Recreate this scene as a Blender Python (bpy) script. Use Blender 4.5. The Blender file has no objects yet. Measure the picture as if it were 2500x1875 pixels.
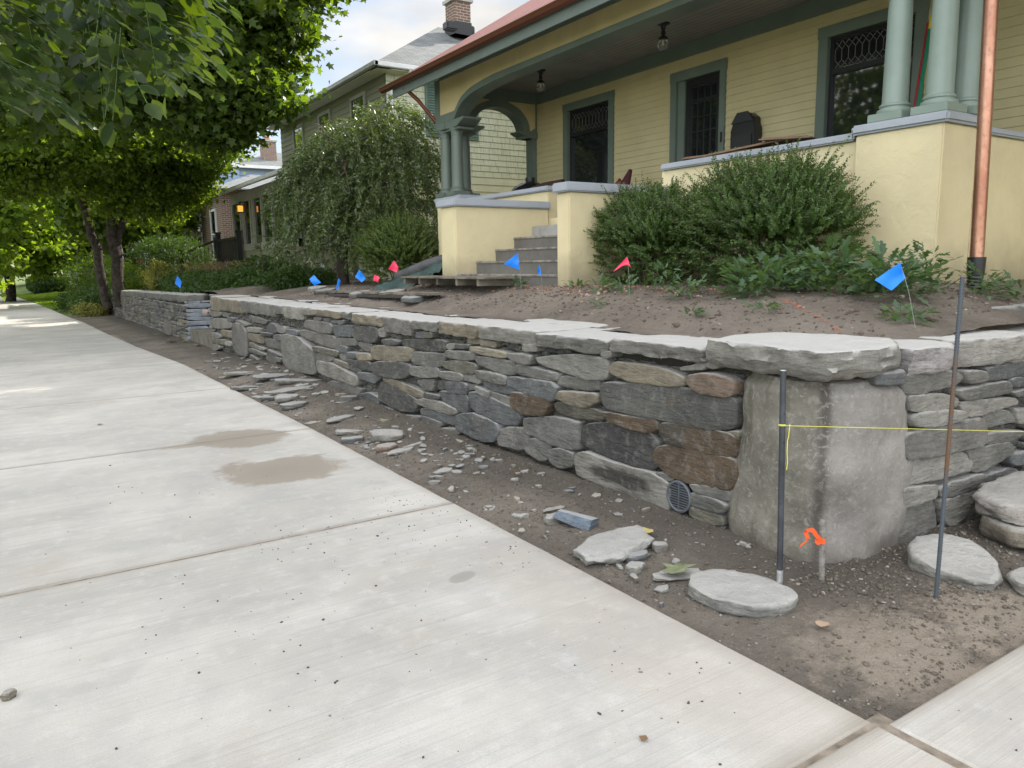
import bpy, bmesh, math, random
import numpy as np
from mathutils import Vector, Matrix, noise as mnoise
R = math.radians
random.seed(7); rng = np.random.default_rng(7)
scene = bpy.context.scene; col = scene.collection

# ---------------------------------------------------------------- camera
yaw, pitch, roll = R(33.0), R(9.0), R(-0.85)
f_ = Vector((math.sin(yaw)*math.cos(pitch), math.cos(yaw)*math.cos(pitch), -math.sin(pitch)))
r_ = Vector((math.cos(yaw), -math.sin(yaw), 0)); u_ = r_.cross(f_)
r2 = r_*math.cos(roll)+u_*math.sin(roll); u2 = -r_*math.sin(roll)+u_*math.cos(roll)
cd = bpy.data.cameras.new('camera'); cam = bpy.data.objects.new('camera', cd); col.objects.link(cam)
cam.matrix_world = Matrix(((r2.x, u2.x, -f_.x, 0), (r2.y, u2.y, -f_.y, 0), (r2.z, u2.z, -f_.z, 1.5), (0, 0, 0, 1)))
cd.sensor_width = 36; cd.lens = 36*1850/2500; cd.clip_end = 2000; cd.clip_start = 0.05
scene.camera = cam
scene.render.resolution_x = 1024; scene.render.resolution_y = 768

# ---------------------------------------------------------------- sky and sun
SUN_AZ, SUN_EL = 68, 31          # degrees from +Y towards +X, elevation
w = bpy.data.worlds.new('World'); scene.world = w; w.use_nodes = True
nt = w.node_tree; nt.nodes.clear()
out = nt.nodes.new('ShaderNodeOutputWorld'); bg = nt.nodes.new('ShaderNodeBackground')
sky = nt.nodes.new('ShaderNodeTexSky'); sky.sky_type = 'NISHITA'; sky.sun_disc = False
sky.sun_elevation = R(SUN_EL); sky.sun_rotation = R(SUN_AZ); sky.dust_density = 0.6; sky.ozone_density = 1.2
tc = nt.nodes.new('ShaderNodeTexCoord'); mp = nt.nodes.new('ShaderNodeMapping'); mp.inputs['Scale'].default_value = (1, 1, 2.6); mp.inputs['Location'].default_value = (0.35, 0.1, 0.0)
nz = nt.nodes.new('ShaderNodeTexNoise'); nz.inputs['Scale'].default_value = 2.3; nz.inputs['Detail'].default_value = 7; nz.inputs['Roughness'].default_value = 0.55
rp = nt.nodes.new('ShaderNodeValToRGB'); rp.color_ramp.elements[0].position = 0.36; rp.color_ramp.elements[1].position = 0.54
nz2 = nt.nodes.new('ShaderNodeTexNoise'); nz2.inputs['Scale'].default_value = 4.5; nz2.inputs['Detail'].default_value = 4
rp2 = nt.nodes.new('ShaderNodeValToRGB'); rp2.color_ramp.elements[0].color = (3.75, 3.7, 3.62, 1); rp2.color_ramp.elements[1].color = (5.7, 5.6, 5.45, 1)
rp2.color_ramp.elements[0].position = 0.35; rp2.color_ramp.elements[1].position = 0.62
mx = nt.nodes.new('ShaderNodeMixRGB')
L = nt.links.new
L(tc.outputs['Generated'], mp.inputs[0]); L(mp.outputs[0], nz.inputs['Vector']); L(mp.outputs[0], nz2.inputs['Vector'])
L(nz.outputs[0], rp.inputs[0]); L(nz2.outputs[0], rp2.inputs[0]); L(rp.outputs[0], mx.inputs[0])
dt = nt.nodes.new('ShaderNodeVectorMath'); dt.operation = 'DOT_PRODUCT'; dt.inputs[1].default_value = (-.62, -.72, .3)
mr = nt.nodes.new('ShaderNodeMapRange'); mr.inputs[1].default_value = -1; mr.inputs[2].default_value = .8; mr.inputs[3].default_value = .34; mr.inputs[4].default_value = 1.75  # sky brightened behind the camera and dimmed ahead, shaped to light the ground
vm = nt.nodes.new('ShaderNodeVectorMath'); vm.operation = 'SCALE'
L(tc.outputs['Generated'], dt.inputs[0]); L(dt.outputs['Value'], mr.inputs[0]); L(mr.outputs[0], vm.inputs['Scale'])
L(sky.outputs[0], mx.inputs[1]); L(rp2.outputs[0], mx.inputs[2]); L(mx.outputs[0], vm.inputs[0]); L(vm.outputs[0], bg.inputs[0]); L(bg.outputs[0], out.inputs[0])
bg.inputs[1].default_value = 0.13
sl = bpy.data.lights.new('sun', 'SUN'); sl.energy = 3.4; sl.angle = R(0.53); sl.color = (1, .93, .82)
so = bpy.data.objects.new('sun', sl); col.objects.link(so)
sd = Vector((math.sin(R(SUN_AZ))*math.cos(R(SUN_EL)), math.cos(R(SUN_AZ))*math.cos(R(SUN_EL)), math.sin(R(SUN_EL))))
so.rotation_euler = sd.to_track_quat('Z', 'Y').to_euler(); so.location = (0, 0, 30)
vs = scene.view_settings; vs.view_transform = 'Standard'; vs.look = 'None'; vs.gamma = 1; vs.exposure = 1.46; vs.use_curve_mapping = False
scene.cycles.max_bounces = 8; scene.cycles.transparent_max_bounces = 8; scene.cycles.use_denoising = True

# ---------------------------------------------------------------- helpers
def tag(o, label=None, cat=None, group=None, kind=None):
    if label: o['label'] = label
    if cat: o['category'] = cat
    if group: o['group'] = group
    if kind: o['kind'] = kind
    return o
def thing(name, label, cat, loc=(0, 0, 0), rz=0, group=None):
    o = bpy.data.objects.new(name, None); col.objects.link(o); o.location = loc; o.rotation_euler = (0, 0, rz); o.empty_display_size = .2
    return tag(o, label, cat, group)
def link(name, me, mat, parent=None, smooth=False, local=False):
    """link a mesh given in world coordinates (or the parent's own frame if local)"""
    o = bpy.data.objects.new(name, me); col.objects.link(o)
    if mat: me.materials.append(mat)
    if smooth: me.shade_smooth()
    if parent:
        o.parent = parent
        if not local:
            def wm(g): return (wm(g.parent) @ g.matrix_parent_inverse if g.parent else Matrix.Identity(4)) @ g.matrix_basis
            o.matrix_parent_inverse = wm(parent).inverted()
    return o
def mesh(name, v, f):
    me = bpy.data.meshes.new(name); me.from_pydata([tuple(map(float, p)) for p in v], [], f); me.update(); return me
class MB:
    """collects shapes into one mesh"""
    def __init__(s): s.v = []; s.f = []
    def add(s, v, f):
        n = len(s.v); s.v += [tuple(p) for p in v]; s.f += [tuple(i+n for i in q) for q in f]; return s
    def box(s, x0, x1, y0, y1, z0, z1, M=None):
        v = [Vector(p) for p in ((x0,y0,z0),(x1,y0,z0),(x1,y1,z0),(x0,y1,z0),(x0,y0,z1),(x1,y0,z1),(x1,y1,z1),(x0,y1,z1))]
        if M: v = [M @ p for p in v]
        return s.add(v, [(0,3,2,1),(4,5,6,7),(0,1,5,4),(1,2,6,5),(2,3,7,6),(3,0,4,7)])
    def bar(s, a, b, wx, wy, up=(0, 0, 1)):
        a = Vector(a); b = Vector(b); d = b-a; ln = d.length; q = d.to_track_quat('Z', 'Y').to_matrix().to_4x4()
        return s.box(-wx/2, wx/2, -wy/2, wy/2, 0, ln, Matrix.Translation(a) @ q)
    def tube(s, pts, rad, n=10, cap=True):
        pts = [Vector(p) for p in pts]; rad = rad if isinstance(rad, (list, tuple)) else [rad]*len(pts)
        vs_ = []; last = None
        for i, p in enumerate(pts):
            t = (pts[min(i+1, len(pts)-1)]-pts[max(i-1, 0)]).normalized()
            a = last-(last.dot(t))*t if last is not None and (last-(last.dot(t))*t).length > 1e-4 else t.orthogonal()
            a.normalize(); b = t.cross(a); last = a
            vs_ += [p+(a*math.cos(2*math.pi*k/n)+b*math.sin(2*math.pi*k/n))*rad[i] for k in range(n)]
        fs = [(i*n+k, i*n+(k+1) % n, (i+1)*n+(k+1) % n, (i+1)*n+k) for i in range(len(pts)-1) for k in range(n)]
        if cap: fs += [tuple(range(n))[::-1], tuple((len(pts)-1)*n+k for k in range(n))]
        return s.add(vs_, fs)
    def lathe(s, prof, c=(0, 0, 0), n=24, cap=True):
        v = []; m = len(prof)
        for r, z in prof: v += [(c[0]+r*math.cos(2*math.pi*k/n), c[1]+r*math.sin(2*math.pi*k/n), c[2]+z) for k in range(n)]
        fs = [(i*n+k, i*n+(k+1) % n, (i+1)*n+(k+1) % n, (i+1)*n+k) for i in range(m-1) for k in range(n)]
        if cap: fs += [tuple(range(n))[::-1], tuple((m-1)*n+k for k in range(n))]
        return s.add(v, fs)
    def prism(s, poly, a0, a1, axis='z'):
        """extrude a 2-D polygon along an axis; poly holds the other two coordinates in xyz order"""
        def P(p, a): return (p[0], p[1], a) if axis == 'z' else ((p[0], a, p[1]) if axis == 'y' else (a, p[0], p[1]))
        n = len(poly); v = [P(p, a0) for p in poly]+[P(p, a1) for p in poly]
        return s.add(v, [tuple(range(n)), tuple(range(2*n-1, n-1, -1))]+[(i, i+n, (i+1) % n+n, (i+1) % n) for i in range(n)])
    def make(s, name, mat, parent=None, smooth=False, bevel=0, local=False):
        me = mesh(name, s.v, s.f)
        bm = bmesh.new(); bm.from_mesh(me); bmesh.ops.recalc_face_normals(bm, faces=bm.faces)
        if bevel: 
            eds = [e for e in bm.edges if len(e.link_faces) == 2 and e.calc_face_angle(0) > .6]
            bmesh.ops.bevel(bm, geom=eds, offset=bevel, segments=2, affect='EDGES', clamp_overlap=True)
        bm.to_mesh(me); bm.free()
        o = link(name, me, mat, parent, local=local)
        if smooth or bevel: me.set_sharp_from_angle(angle=R(40)) if hasattr(me, 'set_sharp_from_angle') else me.shade_smooth()
        if smooth: 
            me.shade_smooth()
            if hasattr(me, 'set_sharp_from_angle'): me.set_sharp_from_angle(angle=R(42))
        return o
def box(name, mat, parent, *d, bevel=0, **k): return MB().box(*d).make(name, mat, parent, bevel=bevel, **k)

# ---------------------------------------------------------------- materials
class NT:
    def __init__(s, name):
        s.m = bpy.data.materials.new(name); s.m.use_nodes = True; s.t = s.m.node_tree; s.b = s.t.nodes['Principled BSDF']; s.o = s.t.nodes['Material Output']
        s.b.inputs['Roughness'].default_value = .85
        s.tc = s.t.nodes.new('ShaderNodeTexCoord').outputs['Object']
    def n(s, kind, **k):
        x = s.t.nodes.new(kind)
        for a, v in k.items():
            if a.startswith('i_'):
                key = a[2:]; key = int(key) if key.isdigit() else key.replace('_', ' ')
                if hasattr(v, 'links') or isinstance(v, bpy.types.NodeSocket): s.t.links.new(v, x.inputs[key])
                else: x.inputs[key].default_value = v
            else: setattr(x, a, v)
        return x
    def vec(s, scale=(1, 1, 1), rot=(0, 0, 0), loc=(0, 0, 0)):
        return s.n('ShaderNodeMapping', i_0=s.tc, i_Scale=scale, i_Rotation=rot, i_Location=loc).outputs[0]
    def noise(s, sc, det=4, ro=.55, vec=None, dist=0):
        return s.n('ShaderNodeTexNoise', i_Vector=vec or s.tc, i_Scale=sc, i_Detail=det, i_Roughness=ro, i_Distortion=dist).outputs[0]
    def vor(s, sc, vec=None, feature='F1'):
        return s.n('ShaderNodeTexVoronoi', i_Vector=vec or s.tc, i_Scale=sc, feature=feature).outputs['Distance']
    def ramp(s, fac, *st):
        x = s.n('ShaderNodeValToRGB', i_0=fac); e = x.color_ramp.elements
        while len(e) < len(st): e.new(.5)
        for q, (p, c) in zip(e, st): q.position = p; q.color = (*c, 1) if len(c) == 3 else c
        return x.outputs[0]
    def fr(s, fac, a, b):    # scalar ramp a..b -> 0..1
        return s.n('ShaderNodeMapRange', i_0=fac, i_1=a, i_2=b).outputs[0]
    def mix(s, fac, a, b, mode='MIX'):
        def c(v): return (*v, 1) if isinstance(v, tuple) and len(v) == 3 else v
        return s.n('ShaderNodeMixRGB', blend_type=mode, i_0=fac, i_1=c(a), i_2=c(b)).outputs[0]
    def math(s, op, a, b=0.0, cl=False):
        return s.n('ShaderNodeMath', operation=op, i_0=a, i_1=b, use_clamp=cl).outputs[0]
    def bump(s, h, st=.5, d=.01, prev=None):
        x = s.n('ShaderNodeBump', i_Strength=st, i_Distance=d, i_Height=h)
        if prev: s.t.links.new(prev, x.inputs['Normal'])
        return x.outputs[0]
    def fin(s, color=None, rough=None, normal=None, **k):
        for key, v in (('Base Color', color), ('Roughness', rough), ('Normal', normal)):
            if v is None: continue
            if isinstance(v, bpy.types.NodeSocket): s.t.links.new(v, s.b.inputs[key])
            else: s.b.inputs[key].default_value = (*v, 1) if isinstance(v, tuple) else v
        for a, v in k.items(): s.b.inputs[a.replace('_', ' ')].default_value = v
        return s.m
def simple(name, c, rough=.7, var=.12, sc=6, bump=.15, bsc=60, bd=.003, **k):
    t = NT(name); n1 = t.noise(sc, 5); c2 = tuple(x*(1-var*2) for x in c); c3 = tuple(min(1, x*(1+var)) for x in c)
    cc = t.ramp(n1, (.3, c2), (.7, c3))
    return t.fin(cc, rough, t.bump(t.noise(bsc, 4), bump, bd), **k)

def paint(name, c, rough=.5):
    t = NT(name); n = t.noise(2.5, 6, .6); n2 = t.noise(35, 3)
    cc = t.ramp(n, (.3, tuple(x*.86 for x in c)), (.7, tuple(min(1, x*1.06) for x in c)))
    return t.fin(cc, rough, t.bump(n2, .12, .002))
def stucco(name, c):
    t = NT(name); n = t.noise(1.6, 6, .6); n2 = t.noise(9, 5, .6, dist=.6); n3 = t.noise(70, 4)
    cc = t.ramp(n, (.3, tuple(x*.88 for x in c)), (.72, tuple(min(1, x*1.05) for x in c)))
    dirt = t.fr(t.math('ADD', t.n('ShaderNodeSeparateXYZ', i_0=t.tc).outputs[2], t.math('MULTIPLY', t.noise(5, 5), .35)), 1.82, 1.48)
    cc = t.mix(t.math('MULTIPLY', dirt, .55, True), cc, (.17, .14, .10))
    nn = t.bump(n2, .55, .014); nn = t.bump(t.noise(22, 5, .6), .45, .006, nn); nn = t.bump(n3, .3, .0025, nn)
    return t.fin(cc, .8, nn)
def leafmat(name, dark, light, trans=.5, rough=.45, tcol=None, gloss=.3, tval=1.9):
    t = NT(name); geo = t.n('ShaderNodeNewGeometry'); rnd = geo.outputs['Random Per Island']
    c = t.ramp(rnd, (0, dark), (.75, light), (1, tuple(min(1, a*1.5) for a in light)))
    big = t.noise(1.1, 3); c = t.mix(t.fr(big, .35, .7), c, tuple(x*1.35 for x in light)) if True else c
    c = t.mix(.35, t.ramp(rnd, (0, dark), (1, light)), c)
    t.fin(c, rough, None, **{'Specular_IOR_Level': gloss})
    tr = t.n('ShaderNodeBsdfTranslucent')
    tc_ = t.mix(1.0, c, tcol or (1.0, 1.0, .35), 'MULTIPLY'); tc2 = t.n('ShaderNodeHueSaturation', i_Value=tval, i_Saturation=1.05, i_Color=tc_).outputs[0]
    t.t.links.new(tc2, tr.inputs[0])
    ms = t.n('ShaderNodeMixShader', i_0=trans, i_1=t.b.outputs[0], i_2=tr.outputs[0])
    t.t.links.new(ms.outputs[0], t.o.inputs[0]); return t.m
def stone_mat(name, dust_light=.35):
    t = NT(name); at = t.n('ShaderNodeAttribute', attribute_name='tint').outputs['Color']
    n1 = t.noise(3.5, 8, .65); n2 = t.noise(16, 6, .62, dist=.3); lay = t.noise(9, 5, .6, vec=t.vec((1, 1, 5)))
    v = t.n('ShaderNodeHueSaturation', i_Value=t.n('ShaderNodeMapRange', i_0=n1, i_1=.3, i_2=.7, i_3=.55, i_4=1.25).outputs[0], i_Color=at).outputs[0]
    v = t.mix(t.math('MULTIPLY', t.fr(n2, .52, .7), .32), v, (.29, .275, .25))
    v = t.mix(t.math('MULTIPLY', t.fr(lay, .52, .66), .5), v, (.085, .08, .072)); v = t.mix(t.math('MULTIPLY', t.fr(t.noise(70, 4, .75), .52, .72), .45), v, (.07, .066, .06))
    wisp = t.noise(28, 3, .5, dist=2.5)
    v = t.mix(t.math('MULTIPLY', t.fr(wisp, .6, .68), .14), v, (.38, .36, .31))
    rust = t.noise(2.2, 5, .6, vec=t.vec((1, 1, 1), loc=(7, 3, 1)))
    v = t.mix(t.math('MULTIPLY', t.fr(rust, .63, .72), .3), v, (.19, .12, .07))
    up = t.n('ShaderNodeSeparateXYZ', i_0=t.n('ShaderNodeNewGeometry').outputs['Normal']).outputs[2]
    v = t.mix(t.math('MULTIPLY', t.fr(up, .45, .95), dust_light), v, (.52, .51, .49))  # pale dust on upward faces, which also paints their sky light
    nn = t.bump(lay, .9, .026); nn = t.bump(n2, .8, .012, nn); nn = t.bump(t.noise(60, 5, .7), .8, .005, nn)
    return t.fin(v, .82, nn)
def siding_mat(name, c, jx=None):
    t = NT(name); n = t.noise(2, 5, .6); n2 = t.noise(14, 4, .6, vec=t.vec((1, 1, 6)))
    cc = t.ramp(n, (.3, tuple(x*.9 for x in c)), (.7, tuple(min(1, x*1.05) for x in c)))
    return t.fin(cc, .55, t.bump(n2, .25, .003))
M = {}
M['yellow'] = stucco('yellow_stucco', (.68, .58, .36)); M['pale_yellow'] = siding_mat('yellow_siding', (.52, .44, .245))
M['sage'] = paint('sage_green_paint', (.125, .155, .128)); M['capgrey'] = stucco('grey_cap_paint', (.36, .38, .42))
M['sage_light'] = paint('light_sage_paint', (.225, .28, .242), .4)
M['panel'] = paint('yellow_panel', (.52, .42, .22)); M['fascia'] = paint('fascia_paint', (.13, .158, .140))
M['black'] = paint('black_paint', (.014, .014, .016), .35); M['iron'] = paint('dark_iron', (.02, .02, .022), .45)
M['white'] = paint('white_paint', (.72, .73, .74), .5); M['step'] = None
def ceiling_mat():
    t = NT('ceiling_boards'); wv = t.n('ShaderNodeTexWave', wave_type='BANDS', bands_direction='X', i_Vector=t.tc, i_Scale=3.1).outputs[0]
    n = t.noise(3, 5); c = t.ramp(n, (.3, (.20, .185, .175)), (.7, (.27, .25, .235)))
    c = t.mix(t.math('MULTIPLY', t.fr(wv, .12, .02), .6), c, (.07, .065, .06))
    return t.fin(c, .6, t.bump(t.fr(wv, 0, .15), .5, .006))
M['ceiling'] = ceiling_mat()
def copper():
    t = NT('copper'); n = t.noise(5, 7, .62, vec=t.vec((1, 1, .35))); n2 = t.noise(25, 5, .6, dist=.8)
    c = t.ramp(n, (.3, (.30, .13, .085)), (.5, (.38, .19, .125)), (.72, (.52, .29, .205)))
    c = t.mix(t.math('MULTIPLY', t.fr(n2, .55, .65), .5), c, (.22, .12, .11))
    return t.fin(c, t.ramp(n2, (.3, (.26,)*3), (.7, (.48,)*3)), t.bump(n, .15, .004), Metallic=.85)
M['copper'] = copper(); M['gutter_copper'] = NT('gutter_copper').fin((.20, .075, .045), .32, None, Metallic=.8)
def concrete():
    t = NT('concrete'); big = t.noise(.55, 6, .55); mid = t.noise(2.6, 7, .62); fine = t.noise(120, 3, .7)
    c = t.ramp(big, (.3, (.355, .338, .315)), (.5, (.455, .435, .395)), (.7, (.54, .515, .47)))
    c = t.mix(t.math('MULTIPLY', t.fr(mid, .46, .64), .5), c, (.345, .338, .33)); c = t.mix(t.math('MULTIPLY', t.fr(t.noise(.9, 7, .65, vec=t.vec((1, 2.2, 1), loc=(3, 3, 3))), .50, .66), .45), c, (.61, .59, .545))
    c = t.mix(t.math('MULTIPLY', t.fr(t.noise(1.4, 6, .6, vec=t.vec(loc=(4, 9, 0))), .55, .72), .5), c, (.39, .345, .285))
    c = t.mix(t.math('MULTIPLY', t.fr(t.noise(9, 6, .7), .52, .66), .4), c, (.58, .565, .54))
    broom = t.noise(1, 3, .6, vec=t.vec((1.1, 210, 1), rot=(0, 0, R(2)))); broom2 = t.noise(1, 2, .5, vec=t.vec((.5, 42, 1), rot=(0, 0, R(2))))
    c = t.mix(t.math('MULTIPLY', t.fr(broom, .50, .72), t.math('MULTIPLY', t.fr(t.noise(.8, 4, vec=t.vec(loc=(1, 7, 2))), .35, .65), .7)), c, (.27, .26, .24))
    c = t.mix(t.math('MULTIPLY', t.fr(broom2, .56, .70), .30), c, (.33, .32, .30))
    c = t.mix(t.math('MULTIPLY', t.fr(fine, .45, .8), .35), c, (.26, .26, .25))
    xyz = t.n('ShaderNodeSeparateXYZ', i_0=t.tc); X, Y = xyz.outputs[0], xyz.outputs[1]
    w1 = t.math('MULTIPLY', t.math('SUBTRACT', t.noise(2.2, 6, .65), .5), 1.5)
    def blob(x, y, rx, ry, a=0, col_=(.26, .225, .18), amt=.85, wob=1.0):
        ca, sa = math.cos(R(a)), math.sin(R(a))
        dx = t.math('SUBTRACT', X, x); dy = t.math('SUBTRACT', Y, y)
        ux = t.math('ADD', t.math('MULTIPLY', dx, ca/rx), t.math('MULTIPLY', dy, sa/rx)); uy = t.math('ADD', t.math('MULTIPLY', dx, -sa/ry), t.math('MULTIPLY', dy, ca/ry))
        d = t.math('SQRT', t.math('ADD', t.math('MULTIPLY', ux, ux), t.math('MULTIPLY', uy, uy)))
        d = t.math('ADD', d, t.math('MULTIPLY', w1, wob))
        nonlocal c
        c = t.mix(t.math('MULTIPLY', t.fr(d, 1.06, .86), amt), c, col_); c = t.mix(t.math('MULTIPLY', t.fr(d, .9, .2), amt*.3), c, tuple(q*.8 for q in col_))
    blob(1.55, 5.6, .46, .40, 8); blob(1.56, 6.88, .46, .36, -15); blob(1.2, 6.84, .30, .10, 0, amt=.7); blob(1.69, 3.07, .085, .05, 20, (.28, .27, .24), .8, .1)
    blob(2.0, 1.9, .35, 1.3, 0, (.44, .39, .33), .28, 1.2); blob(2.9, .6, 1.2, .8, 0, (.43, .39, .34), .22, 1.2)
    edge = t.fr(t.math('ADD', X, t.math('MULTIPLY', w1, .12)), 2.12, 2.26); near = t.fr(Y, 1.2, 1.3)
    c = t.mix(t.math('MULTIPLY', t.math('MULTIPLY', edge, .55), near), c, (.26, .22, .175))
    for jy in (1.27, 4.125, 6.89, 9.93, 13.1, 16.4, 19.9, 23.5, 27.2):
        dj = t.math('ABSOLUTE', t.math('SUBTRACT', t.math('ADD', Y, t.math('MULTIPLY', w1, .012)), jy))
        c = t.mix(t.math('MULTIPLY', t.fr(dj, .045 if jy > 4 else .08, .006), .6), c, (.20, .17, .13))
    spk = t.vor(34); sm = t.fr(t.noise(.9, 4, vec=t.vec(loc=(2, 5, 0))), .5, .62)
    c = t.mix(t.math('MULTIPLY', t.fr(spk, .07, .04), t.math('MULTIPLY', sm, .6)), c, (.16, .14, .12)); c = t.mix(t.math('MULTIPLY', t.fr(t.noise(40, 5, .8), .62, .72), t.math('MULTIPLY', t.fr(t.noise(1.3, 4, vec=t.vec(loc=(8, 1, 0))), .52, .62), .55)), c, (.15, .13, .105))
    nn = t.bump(broom, .38, .004); nn = t.bump(broom2, .3, .005, nn); nn = t.bump(fine, .35, .002, nn); nn = t.bump(mid, .2, .006, nn)
    return t.fin(c, .86, nn)
M['concrete'] = concrete()
def soil(name, base, light, dark, dry=None):
    t = NT(name); n = t.noise(1.2, 7, .6); n2 = t.noise(11, 7, .68); n3 = t.noise(55, 5, .7)
    c = t.ramp(n, (.32, dark), (.5, base), (.68, light))
    c = t.mix(t.math('MULTIPLY', t.fr(n2, .45, .75), .55), c, light)
    c = t.mix(t.math('MULTIPLY', t.fr(n3, .55, .8), .6), c, tuple(x*.45 for x in dark))
    peb = t.vor(60, vec=t.vec((1, 1, .6))); pm = t.fr(t.noise(25, 3), .5, .6)
    c = t.mix(t.math('MULTIPLY', t.fr(peb, .25, .18), t.math('MULTIPLY', pm, .55)), c, (.38, .35, .31))
    if dry:
        xyz = t.n('ShaderNodeSeparateXYZ', i_0=t.tc); X, Y = xyz.outputs[0], xyz.outputs[1]
        for (x, y, r) in dry:
            dx = t.math('SUBTRACT', X, x); dy = t.math('SUBTRACT', Y, y)
            d = t.math('SQRT', t.math('ADD', t.math('MULTIPLY', dx, dx), t.math('MULTIPLY', dy, dy)))
            d = t.math('ADD', d, t.math('MULTIPLY', t.math('SUBTRACT', t.noise(6, 6, .7), .5), .9))
            c = t.mix(t.math('MULTIPLY', t.fr(d, r, r*.55), .75), c, (.36, .30, .235))
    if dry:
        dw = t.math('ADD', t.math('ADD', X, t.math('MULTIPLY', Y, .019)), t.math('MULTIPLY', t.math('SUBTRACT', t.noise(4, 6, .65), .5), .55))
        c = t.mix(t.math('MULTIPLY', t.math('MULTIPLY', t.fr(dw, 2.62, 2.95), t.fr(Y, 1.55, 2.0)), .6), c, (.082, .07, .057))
    nn = t.bump(n2, 1.0, .04); nn = t.bump(n3, 1.0, .014, nn); nn = t.bump(t.noise(170, 3, .7), .6, .003, nn)
    return t.fin(c, .95, nn)
M['dirt'] = soil('strip_soil', (.165, .142, .115), (.23, .20, .165), (.10, .086, .07), dry=[(2.75, 1.5, .42), (3.35, 1.42, .35)])
M['garden'] = soil('garden_soil', (.172, .142, .114), (.245, .21, .174), (.095, .078, .063))
M['mortar'] = soil('wall_mortar', (.045, .04, .033), (.08, .07, .058), (.02, .018, .016))
M['stone'] = stone_mat('field_stone', .5); M['cap'] = stone_mat('cap_stone', .8); M['rubble'] = stone_mat('rubble_stone', .42)
M['leaf_maple'] = leafmat('maple_leaves', (.028, .050, .013), (.085, .13, .03), .55, tval=2.3)
M['leaf_birch'] = leafmat('birch_leaves', (.045, .078, .02), (.13, .18, .045), .6, tval=2.3)
M['leaf_fore'] = leafmat('foreground_leaves', (.008, .022, .009), (.024, .046, .012), .42, .35, gloss=.4, tval=3.0, tcol=(1.3, 1.0, .25))
M['leaf_far'] = leafmat('far_leaves', (.09, .15, .03), (.20, .27, .055), .55)
M['leaf_shrub'] = leafmat('privet_leaves', (.034, .068, .02), (.095, .16, .042), .32, .35, gloss=.5)
M['leaf_weep'] = leafmat('weeping_leaves', (.035, .055, .025), (.11, .15, .055), .35, .35, gloss=.6)
M['leaf_weed'] = leafmat('weed_leaves', (.055, .10, .055), (.11, .175, .09), .3, .5)
M['leaf_cover'] = leafmat('cover_leaves', (.022, .05, .016), (.06, .105, .03), .35, .5)
M['leaf_dry'] = leafmat('dry_grass', (.06, .055, .03), (.13, .12, .06), .35, .6)
M['leaf_olive'] = leafmat('olive_leaves', (.12, .13, .045), (.22, .225, .08), .4, .6)
M['bark'] = simple('bark', (.055, .042, .033), .95, .4, 8, 1.0, 25, .03); M['twig'] = simple('twig', (.13, .10, .07), .9, .2)
M['grass'] = leafmat('grass_blades', (.10, .17, .03), (.22, .31, .06), .4, .6)

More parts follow.
